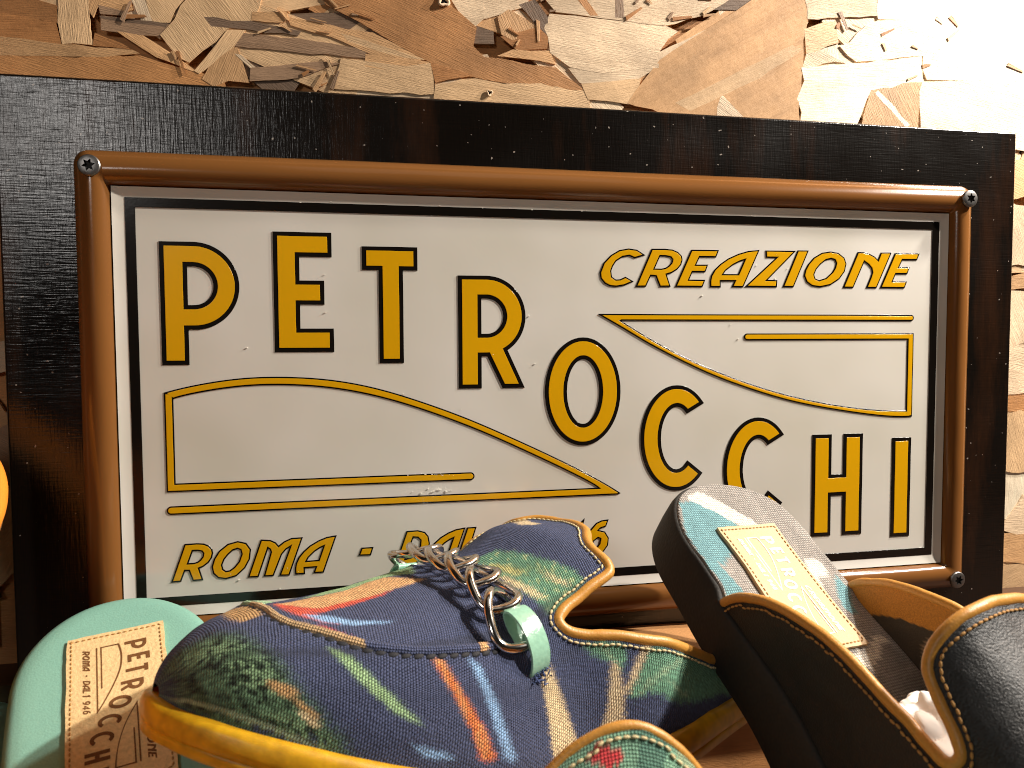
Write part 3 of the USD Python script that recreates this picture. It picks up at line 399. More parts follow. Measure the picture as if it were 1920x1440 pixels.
# ------------------------------------------------------------------ slip-on shoes (mules): x from toe to heel, y sideways, z up, in metres
LEN = 0.280
class Last:
    def __init__(s, q, M, t, off, src=None, disp=None, far=None):
        (h1, h2, h3, w, s.a, x0, x1, xn, xt, pn, ww, s.sp, s.hr, hA, hB, hC, nx, f1, f2, f3, s.yo_) = q
        s.M, s.t, s.off = np.array(M, float), np.array(t, float), np.array(off, float)
        s.mid = PI([0, .03, .06, .085, .11, .15, .19, .225, .25, .28], np.array([.038, .041, .0455, .0475, .046, .039 * ww, .0335 * ww, .0335, .033, .032]) * w)
        X = [0, .02, .045, .07, .10, .13, .155, .18]
        s.hb = PI(X, np.array([.030, .0365, .041, .047, .056, .069, .082, .092]) * np.array([h1, (h1 + h2) / 2 * .5 + h2 * .5, h2, h2 * hA, h2 * hA * .5 + h2 * hB * .5, hB, h3, h3 * hC]))
        s.ex = PI([0, .05, .1, .14, .18], [2.6, 2.5, 2.25, 2.0 * nx, 1.9 * nx]); s.hz = PI([0, .09, .13, .20, .28], [0, 0, .25, .95, 1])
        def edge(x0, x1, xn, xt, k): return PI([0, k * .22, k * .5, k * .78, k * .92, k, k + 4, k + 12, k + 22, (k + 22 + 90) / 2, 90.01], [x0, x0 - .3 * (x0 - x1), x1, xn + .15 * (x1 - xn), xn + .02 * (x1 - xn), xn, xn + .001, xn + f1 * (xt - xn), xn + f2 * (xt - xn), xn + f3 * (xt - xn), xt])
        s.e0 = edge(x0, x1, xn, xt, pn); s.e1 = edge(*(far(x0, x1, xn, xt, pn) if far else (x0, x1, xn, xt, pn)))
        s.rbf = RBFInterpolator(np.array(src), np.array(disp), kernel='linear', smoothing=2e-4) if src is not None else None
    def halfw(s, x):
        x = np.asarray(x, float); t = np.clip(1 - x / s.a, 0, 1); u = np.clip(1 - (LEN - x) / .036, 0, 1)
        return s.mid(np.clip(x, 0, LEN)) * (1 - t ** 2.3) ** (1 / 2.3) * (1 - u ** 2.1) ** (1 / 2.1)
    def zs(s, x): return s.sp * np.clip(1 - np.asarray(x) / .075, 0, 1) ** 1.8 + s.hr * s.hz(np.clip(x, 0, LEN))
    def xend(s, ph):
        d = np.degrees(ph); return np.where(d <= 90, s.e0(np.clip(d, 0, 90)), s.e1(np.clip(180 - d, 0, 90)))
    def local(s, x, ph):
        x, ph = np.broadcast_arrays(np.asarray(x, float), np.asarray(ph, float)); n = s.ex(np.clip(x, 0, .18)); c, k = np.cos(ph), np.sin(ph)
        t = np.clip(1 - x / .018, 0, 1); h = s.hb(np.clip(x, 0, .18)) * (1 - t ** 2.4) ** (1 / 2.4)
        y = s.halfw(x) * np.sign(c) * np.abs(c) ** (2 / n) + s.yo_ * np.clip((x - .06) / .09, 0, 2) ** 1.5 * np.abs(k)
        return np.stack([x, y, h * np.abs(k) ** (2 / n) + s.zs(x)], -1)
    def world(s, P):
        P = np.asarray(P, float); Q = P.reshape(-1, 3)
        if s.rbf is not None: Q = Q + s.rbf(Q)
        return ((Q - s.off) @ s.M.T + s.t).reshape(P.shape)
    def surf(s, x, ph): return s.world(s.local(x, ph))
    def normal(s, x, ph, e=.0008):
        a = s.surf(x + e, ph) - s.surf(x - e, ph); b = s.surf(x, ph + .02) - s.surf(x, ph - .02); n = np.cross(a, b)
        n /= np.maximum(np.linalg.norm(n, axis=-1, keepdims=True), 1e-12); return n * s.sgn
    @property
    def sgn(s):
        x, p = np.array([.08]), np.array([np.pi / 2]); a = s.surf(x + .001, p) - s.surf(x - .001, p); b = s.surf(x, p + .02) - s.surf(x, p - .02)
        up = s.world(np.array([[.08, 0, .08]])) - s.world(np.array([[.08, 0, .02]])); return np.sign((np.cross(a, b) * up).sum())
    def outline(s, d=0.0, n=150):
        t = np.linspace(0, 1, n); x = np.r_[.05 * (1 - np.cos(t * np.pi / 2)), np.linspace(.05, .235, n)[1:], .235 + .045 * np.sin(t[1:] * np.pi / 2)]
        P = np.vstack([np.stack([x, s.halfw(x)], 1), np.stack([x, -s.halfw(x)], 1)[::-1][1:-1]])
        if d: 
            g = Polygon(P).buffer(d, join_style=1); g = max(getattr(g, 'geoms', [g]), key=lambda a: a.area); R = np.array(g.exterior.coords)[:-1]
            if Polygon(R).exterior.is_ccw != Polygon(P).exterior.is_ccw: R = R[::-1]
            k = np.argmin(R[:, 0]); R = np.roll(R, -k, 0); P = resample(np.vstack([R, R[:1]]), .001); 
        else:
            k = np.argmin(P[:, 0]); P = np.roll(P, -k, 0)
        dd = np.r_[0, np.cumsum(np.linalg.norm(np.diff(np.vstack([P, P[:1]]), axis=0), axis=1))]; u = np.linspace(0, dd[-1], 361)[:-1]
        PP = np.vstack([P, P[:1]]); return np.stack([np.interp(u, dd, PP[:, 0]), np.interp(u, dd, PP[:, 1])], 1)
    def slab(s, rows, cap0=True, cap1=True, dish=0.0, tuck=None, fine=False):
        """Rings (outset, height) round the foot's outline, closed by caps of inward rings."""
        R = [(d, z) for d, z in rows]; rings = [np.column_stack([s.outline(d), np.full(360, z)]) for d, z in R]
        def cap(r, z):
            out = []
            for k in (np.linspace(.97, 0, 30) if fine else (.9, .75, .5, .25, 0.0)):
                c = np.stack([np.clip(r[:, 0], .02, .26), 0 * r[:, 0]], 1); q = c + (r[:, :2] - c) * k; out.append(np.column_stack([q, np.full(360, z) - dish * (1 - k)]))
            return out
        if cap0: rings = cap(rings[0], R[0][1])[::-1] + rings
        if cap1: rings = rings + cap(rings[-1], R[-1][1])
        V = np.vstack(rings)
        if tuck: V[:, 1] *= 1 - .06 * np.clip((tuck + .012 - V[:, 0]) / .02, 0, 1); V[:, 0] += .0022 * np.clip((.02 - V[:, 0]) / .02, 0, 1)
        V[:, 2] += s.zs(np.clip(V[:, 0], 0, LEN)); a = np.arange(360); b = (a + 1) % 360; F = []
        for i in range(len(rings) - 1): F += [np.stack([i * 360 + a, i * 360 + b, (i + 1) * 360 + b], 1), np.stack([i * 360 + a, (i + 1) * 360 + b, (i + 1) * 360 + a], 1)]
        return V, np.vstack(F)

def sign_print(fills):
    return unary_union(fills)
ART = unary_union([g.buffer(.9) for g in BIG] + [g.buffer(.4) for g in SMALL + LOW] + [WING1.buffer(-.2), WING2.buffer(-.2)])

def mule(t, s, upper_mat, piping_mat, sole_mat, bed_mat, lining_mat, N=(200, 150), paint=None, line_paint=None, bed_paint=None, label=None, seam=None, strap=False, thread='cream_thread', wrap=False, sole_rows=None, bed_rows=None, pipe=.00195):
    n, k = N
    u = np.linspace(0, 1, n); ph = np.pi * (u - .06 * np.sin(2 * np.pi * u) / np.pi); ph[0], ph[-1] = 0, np.pi
    tt = np.linspace(0, 1, k) ** 1.45; xe = s.xend(ph); X = .0002 + tt[None] * (xe[:, None] - .0002); P = np.repeat(ph[:, None], k, 1)
    W = s.surf(X, P)
    nr = np.cross(np.gradient(W, axis=1), np.gradient(W, axis=0)); nr /= np.maximum(np.linalg.norm(nr, axis=-1, keepdims=True), 1e-12); nr *= np.sign((nr[n // 2, k // 2] * s.normal(X[n // 2, k // 2][None], P[n // 2, k // 2][None])[0]).sum())
    up = s.world(np.array([[.08, 0, .08]])) - s.world(np.array([[.08, 0, .02]])); up = (up / np.linalg.norm(up))[0]
    W0 = W.copy(); seamline = None
    if seam is not None:
        sx, sp = np.array(seam)[:, 0], np.array(seam)[:, 1]; f = CubicSpline(np.linspace(0, 1, len(sx)), np.stack([sx, sp], 1)); sv = f(np.linspace(0, 1, 240)); seamline = s.surf(sv[:, 0], sv[:, 1])
        d = cKDTree(resample(seamline, .0004)).query(W.reshape(-1, 3))[0].reshape(n, k); ins = contains_xy(Polygon(np.column_stack([sv[:, 0] * 10, sv[:, 1]])).buffer(0), X * 10, P)
        W = W + nr * np.where(ins, -.0006 * np.clip(d / .002, 0, 1), .0011 * np.exp(-(d / .006) ** 2) * np.clip(d / .0012, .0, 1))[..., None]
    W = W + nr * (.0008 * (fbm(W0 * 60, 3, 4) - .5) + .00035 * (fbm(W0 * 190, 2, 9) - .5))[..., None]
    al = np.cumsum(np.r_['1', np.zeros((n, 1)), np.linalg.norm(np.diff(W0, axis=1), axis=-1)], axis=1); ar = np.cumsum(np.vstack([np.zeros((1, k)), np.linalg.norm(np.diff(W0, axis=0), axis=-1)]), axis=0)
    ar = ar - ar[n // 2][None]; uv = np.stack([al, ar], -1).reshape(-1, 2)
    fl = gridfaces(n, k); a, b, c = W.reshape(-1, 3)[fl[len(fl) // 4]]; flip = np.dot(np.cross(b - a, c - a), nr.reshape(-1, 3)[fl[len(fl) // 4][0]]) < 0
    U = obj('upper', (W.reshape(-1, 3), fl[:, ::-1] if flip else fl), upper_mat, t, smooth=True, uv=uv, color=paint(X, P, W0, s).reshape(-1, 3) if paint else None)
    # lining: the inner face
    st = 2 if n > 300 else 1; Wi = (W0 - nr * .0019)[::st, ::st]; ni, ki = Wi.shape[:2]; f2 = gridfaces(ni, ki); edge = W0[:, -1]
    de = cKDTree(resample(edge, .0005)).query(Wi.reshape(-1, 3))[0]
    obj('lining', (Wi.reshape(-1, 3), f2 if flip else f2[:, ::-1]), lining_mat, t, smooth=True, color=line_paint(Wi.reshape(-1, 3), de, X[::st, ::st].ravel(), P[::st, ::st].ravel()) if line_paint else None)
    # bound edge along the topline with its row of stitches
    ed = resample(edge - np.take(nr, -1, 1) * .0008, .0011); ed = ed if len(ed) < 20 else np.stack([np.convolve(np.pad(ed[:, i], 2, 'edge'), [.1, .2, .4, .2, .1], 'valid') for i in range(3)], 1)
    r = pipe + .00012 * (noise(ed * 900, 3) - .5) + .0002 * (noise(ed * 260, 5) - .5)
    pi_ = obj('piping', tube(ed, r, 12), piping_mat, U, smooth=True)
    T = np.gradient(ed, axis=0); T /= np.linalg.norm(T, axis=1, keepdims=True); tree = cKDTree(W.reshape(-1, 3)); nf = nr.reshape(-1, 3)
    N0 = nf[tree.query(ed)[1]]; inw = np.cross(N0, T); mid_ = inw * .004
    if tree.query(ed[len(ed) // 3] + mid_[len(ed) // 3])[0] > tree.query(ed[len(ed) // 3] - mid_[len(ed) // 3])[0]: inw = -inw
    base_ = ed + inw * .0030; i_ = tree.query(base_)[1]; line = W.reshape(-1, 3)[i_]; line = resample(line, .0021)
    i_ = tree.query(line)[1]; lt = np.gradient(line, axis=0); lt /= np.maximum(np.linalg.norm(lt, axis=1, keepdims=True), 1e-9)
    obj('stitching', stitches(line + nf[i_] * .00035, nf[i_], lt, .0019, .00085, .0008), thread, U, smooth=True, kind='stuff')
    # moccasin seam: a rolled ridge with dark whip stitches
    if seamline is not None:
        sl = resample(seamline, .0008); i_ = tree.query(sl)[1]; sn = nf[i_]; stt = np.gradient(sl, axis=0); stt /= np.linalg.norm(stt, axis=1, keepdims=True); out = np.cross(sn, stt)
        ctr = W0[int(n * .5), int(k * .62)]
        if np.dot(out[len(out) // 2], ctr - sl[len(sl) // 2]) > 0: out = -out
        rid = sl - out * .0007 + sn * .0004; rr = .00165 + .0003 * (noise(rid * 700, 4) - .5); rr[:4] *= np.linspace(.4, 1, 4); rr[-4:] *= np.linspace(1, .4, 4)
        tb = tube(rid, rr, 12); j = cKDTree(W0.reshape(-1, 3)).query(tb.vertices)[1]; col = paint(X.ravel()[j], P.ravel()[j], W0.reshape(-1, 3)[j], s, ridge=True) if paint else None
        av = np.repeat(np.arange(len(rid)) * .0008, 12); av = np.r_[av, 0, len(rid) * .0008]; cv = np.r_[np.tile(np.arange(12) * .0008, len(rid)), 0, 0]
        obj('apron_seam', tb, upper_mat, U, smooth=True, color=col, uv=np.stack([av, cv], 1))
        ws = resample(sl + out * .0012 + sn * .0007, .0036); i_ = tree.query(ws)[1]; wt = np.gradient(ws, axis=0); wt /= np.linalg.norm(wt, axis=1, keepdims=True)
        obj('whip_stitch', stitches(ws, nf[i_], wt + .3 * np.cross(nf[i_], wt), .0036, .0021, .0013), 'black_thread', U, smooth=True, kind='stuff')
    # footbed, sole
    V, F = s.slab(bed_rows or [(-.0004, .0014), (-.0002, 0.0004), (-.0002, -.002)], cap1=True, dish=.0006, fine=bool(bed_paint), tuck=float(s.xend(np.array([0.0]))[0]))
    fb_uv = V[:, :2]
    obj('footbed', (s.world(V), F), bed_mat, t, smooth=True if bed_paint else 50, uv=fb_uv if bed_paint else None, color=bed_paint(V) if bed_paint else None)
    V, F = s.slab(sole_rows or [(-.0035, .0006), (.0002, .0005), (.0024, -.0006), (.0038, -.0022), (.0043, -.006), (.0038, -.0098), (.0032, -.0106), (.0039, -.0116), (.0035, -.0150), (.001, -.0162)])
    obj('sole', (s.world(V), F), sole_mat, t, smooth=50)
    if label:
        lw, lx, ll, lm, ink = label; na, nb = 46, 22; z0 = .0014
        A, B = np.meshgrid(np.linspace(0, 1, na), np.linspace(-1, 1, nb), indexing='ij'); rim = (np.minimum(np.minimum(A, 1 - A) * ll, (1 - abs(B)) * lw) < 1e-6)
        def leaf(z, shrink=0.0):
            wob = .0005 * (fbm(np.stack([A * 9, B * 5, 0 * A], -1), 3, 12) - .5)
            x = lx - A * ll + wob * rim; y = B * (lw - shrink) + .0007 * (fbm(np.stack([B * 3, A * 11, 0 * A], -1), 3, 15) - .5) * rim
            return np.stack([x, y, s.zs(x) + z + .00025 * fbm(np.stack([A * 5, B * 3, 0 * A], -1), 2, 3)], -1)
        tp, bt = leaf(z0 + .0011), leaf(z0 - .0002); VV = np.vstack([tp.reshape(-1, 3), bt.reshape(-1, 3)]); g1 = gridfaces(na, nb); nn = na * nb
        ring = np.r_[np.arange(nb), np.arange(1, na) * nb + nb - 1, (na - 1) * nb + np.arange(nb - 2, -1, -1), np.arange(na - 2, 0, -1) * nb]; r2 = np.roll(ring, -1)
        VV = np.vstack([VV, VV[ring], VV[ring + nn]]); m0 = 2 * nn; c0 = np.arange(len(ring)); c1 = (c0 + 1) % len(ring)
        FF = np.vstack([g1, g1[:, ::-1] + nn, np.stack([m0 + c0, m0 + c1, m0 + len(ring) + c1], 1), np.stack([m0 + c0, m0 + len(ring) + c1, m0 + len(ring) + c0], 1)])
        lb = obj('leather_label', (s.world(VV), FF), lm, t, smooth=40)
        sc = (ll - .0085) / .384; zt = lambda p: s.zs(p[:, 0]) + z0 + .00125
        m_ = ext(ART, 0, -.0003); v = m_.vertices; q = np.stack([lx - ll / 2 - v[:, 0] * sc, -v[:, 2] * min(sc * 1.02, (lw * 2 - .006) / .172), 0 * v[:, 0]], 1); q[:, 2] = zt(q) + (-v[:, 1]) * .3
        obj('printed_mark', (s.world(q), m_.faces), ink, lb)
        loop = np.array([(lx - .0016, lw - .0014), (lx - .0016, -lw + .0014), (lx - ll + .0016, -lw + .0014), (lx - ll + .0016, lw - .0014), (lx - .0016, lw - .0014)]); sl = resample(loop, .0019)
        c3 = np.column_stack([sl, s.zs(sl[:, 0]) + z0 + .0013]); tg = np.gradient(sl, axis=0); tg /= np.linalg.norm(tg, axis=1, keepdims=True); cw = s.world(c3); tw = s.world(c3 + np.column_stack([tg, 0 * tg[:, :1]]) * .001) - cw; tw /= np.linalg.norm(tw, axis=1, keepdims=True)
        obj('stitching', stitches(cw, np.repeat(up[None], len(cw), 0), tw, .0014, .0006, .0006), 'tan_thread', lb, smooth=True, kind='stuff')
    if strap:
        xc = .0965; phs = np.linspace(.70, 2.02, 300); path = s.surf(np.full(300, .0935), phs) + s.normal(np.full(300, .0935), phs) * (.0030 + .0016 * np.sin((phs - .72) / 1.3 * np.pi))[:, None]
        dd = np.r_[0, np.cumsum(np.linalg.norm(np.diff(path, axis=0), axis=1))]; tot = dd[-1]; nl = max(5, int(round(tot / .0122)))
        at_ = lambda v: np.array([np.interp(v, dd, path[:, i]) for i in range(3)])
        for i in range(nl):
            c = at_((i + .5) / nl * tot); d_ = at_(min(tot, (i + .5) / nl * tot + .002)) - at_(max(0, (i + .5) / nl * tot - .002)); d_ /= np.linalg.norm(d_)
            nn_ = s.normal(np.array([.0935]), np.array([np.interp((i + .5) / nl * tot, dd, phs)]))[0]; nn_ -= d_ * nn_.dot(d_); nn_ /= np.linalg.norm(nn_); bb = np.cross(nn_, d_)
            ang = .16; e1 = bb * math.cos(ang) + nn_ * math.sin(ang); e2 = np.cross(d_, e1)
            big = 1.08 if i in (0, nl - 1) else 1.0; w = np.linspace(0, 2 * np.pi, 49)[:-1]
            hl, hw = .0094 * big, .0077 * big
            ring = c + (hl * np.sign(np.cos(w)) * np.abs(np.cos(w)) ** .85)[:, None] * d_ + (hw * np.sign(np.sin(w)) * np.abs(np.sin(w)) ** .8)[:, None] * e1 + (.0020 * np.sin(2 * w))[:, None] * e2
            obj('chain_link', tube(ring, .00155, 12, closed=True), 'chain_steel', t, smooth=True)
        for sd in (0, 1):
            f = (lambda p: p) if sd == 0 else (lambda p: np.pi - p)
            pp = np.array([.47, .50, .58, .70, .80, .86, .84, .76, .64]); hh = np.array([0, .0022, .0052, .0068, .0066, .0050, .0028, .0010, .0006]); xx = np.array([.1003, .1, .0992, .098, .0968, .096, .096, .097, .098])
            if sd: pp = np.array([.80, .84, .92, 1.0, 1.07, 1.10, 1.08, 1.02, .95]); xx = np.full(9, .094); hh = hh * .55
            cs = CubicSpline(np.arange(9), np.column_stack([xx, pp, hh]))(np.linspace(0, 8, 60)); x_, p_, h_ = cs.T; p_ = f(p_)
            cl = s.surf(x_, p_) + s.normal(x_, p_) * h_[:, None]; ax = s.surf(x_ + .002, p_) - s.surf(x_ - .002, p_); ax /= np.linalg.norm(ax, axis=1, keepdims=True)
            tg = np.gradient(cl, axis=0); tg /= np.linalg.norm(tg, axis=1, keepdims=True); nn_ = np.cross(ax, tg); hw = .0040
            sec = [(-hw, -.0004), (-hw * .97, .0003), (0, .0005), (hw * .97, .0003), (hw, -.0004), (0, -.0004)]
            Vs = np.stack([cl + ax * a_ + nn_ * b_ for a_, b_ in sec], 1).reshape(-1, 3); ns = len(sec); q = []
            for i in range(59):
                for j in range(ns): a_, b_ = i * ns + j, i * ns + (j + 1) % ns; q += [(a_, b_, b_ + ns), (a_, b_ + ns, a_ + ns)]
            m_ = trimesh.Trimesh(Vs, np.array(q), process=False); m_.fix_normals(); sp_ = obj('strap_loop', m_, 'teal_strap', t, smooth=40)
            if sd == 0:
                xs_ = rng.normal(.1003, .0022, 60); ps_ = rng.normal(.47, .035, 60); cc = s.surf(xs_, ps_) + s.normal(xs_, ps_) * rng.uniform(.0002, .0012, 60)[:, None]; dr = rng.normal(size=(60, 3)); dr /= np.linalg.norm(dr, axis=1, keepdims=True)
                obj('frayed_thread', stitches(cc, s.normal(xs_, ps_), dr, .0026, .0005, .0005), 'navy_thread', sp_, smooth=True, kind='stuff')
    return U
# ------------------------------------------------------------------ the pile of shoes
NAVY = {"q":[0.47301,0.85643,0.78542,1.08397,0.07931,0.19968,0.15644,0.11261,0.14772,36.21441,1.45136,0.01228,0.00716,1.04581,0.92356,0.96019,1.12406,0.6587,0.65066,0.90497,-0.00524],"M":[[0.897334,0.427657,0.109093],[0.409203,-0.898765,0.157397],[-0.165361,0.096597,0.981491]],"t":[-0.074015,-0.073591,-0.102336],"src":[[0.0001,0.0032,0.0123],[0.0016,0.0108,0.0118],[0.0081,0.0217,0.01],[0.0174,0.0298,0.0076],[0.0296,0.037,0.005],[0.0444,0.0436,0.0024],[0.1467,0.0611,0.003],[0.1672,0.0592,0.0049],[0.198,0.0492,0.0068],[0.0596,0.0484,0.0007],[0.0752,0.051,0.0],[0.0929,0.0511,0.0],[0.1154,0.0504,0.0009],[0.1322,0.0566,0.0019],[0.1963,0.0495,0.0106],[0.1715,0.0549,0.0229],[0.1469,0.0559,0.0283],[0.1318,0.0505,0.0307],[0.1201,0.045,0.0316],[0.1143,0.0421,0.0326],[0.1126,0.0399,0.0349],[0.1137,0.0378,0.0385],[0.1205,0.0372,0.0441],[0.1292,0.0379,0.0487],[0.1357,0.0348,0.0536],[0.1388,0.0232,0.0612],[0.1477,-0.0044,0.0673],[0.1463,-0.0165,0.0664],[0.0031,-0.012,0.0189],[0.0106,-0.0157,0.0277],[0.0214,-0.0158,0.0332],[0.0353,-0.017,0.035],[0.0655,-0.0204,0.0393],[0.0891,-0.0169,0.0437],[0.1203,-0.0288,0.0551],[0.02,-0.0316,0.007],[0.06,-0.0485,0.0007],[0.1,-0.0504,0.0002],[0.14,-0.0596,0.0025],[0.205,-0.034,0.0069],[0.235,-0.034,0.007],[0.262,-0.03,0.0072]],"disp":[[-0.00216,-0.00139,0.00123],[-0.00013,-8e-05,0.00011],[0.00028,0.00038,0.0011],[7e-05,0.00024,0.00124],[3e-05,0.00018,0.00102],[-1e-05,-1e-05,-0.0],[0.0004,6e-05,-0.00146],[-0.00024,-0.00013,0.00033],[0.00043,0.00028,-0.00024],[0.00028,-7e-05,-0.00176],[0.00108,0.00012,-0.00433],[0.00246,0.0007,-0.00709],[0.00253,0.00033,-0.0098],[0.0012,-9e-05,-0.00624],[0.00049,0.00041,0.00032],[-0.00012,-0.00024,-0.00099],[-0.00011,0.00015,0.00145],[1e-05,0.00014,0.00082],[-6e-05,-7e-05,-0.00013],[-2e-05,-3e-05,-5e-05],[-0.00093,-0.00057,0.00072],[0.00088,0.00061,-0.00021],[0.00135,0.00072,-0.00175],[0.00068,0.00032,-0.00116],[0.00074,0.00067,0.00084],[-0.00076,-0.00057,-8e-05],[2e-05,-0.00032,-0.00214],[-0.00206,-0.00159,-0.00053],[-0.00136,-0.00119,-0.00126],[-0.00129,-0.00131,-0.00232],[-0.00134,-0.0013,-0.00206],[-0.00154,-0.00117,-0.0003],[-0.00177,-0.00138,-0.00053],[-0.00207,-0.00108,0.00277],[-0.00152,-0.0018,-0.00444],[0.0,0.0,0.0],[0.0,0.0,0.0],[0.0,0.0,0.0],[0.0,0.0,0.0],[0.01386,0.0113,0.0075],[0.0137,0.01171,0.01088],[0.01087,0.00992,0.01269]]}
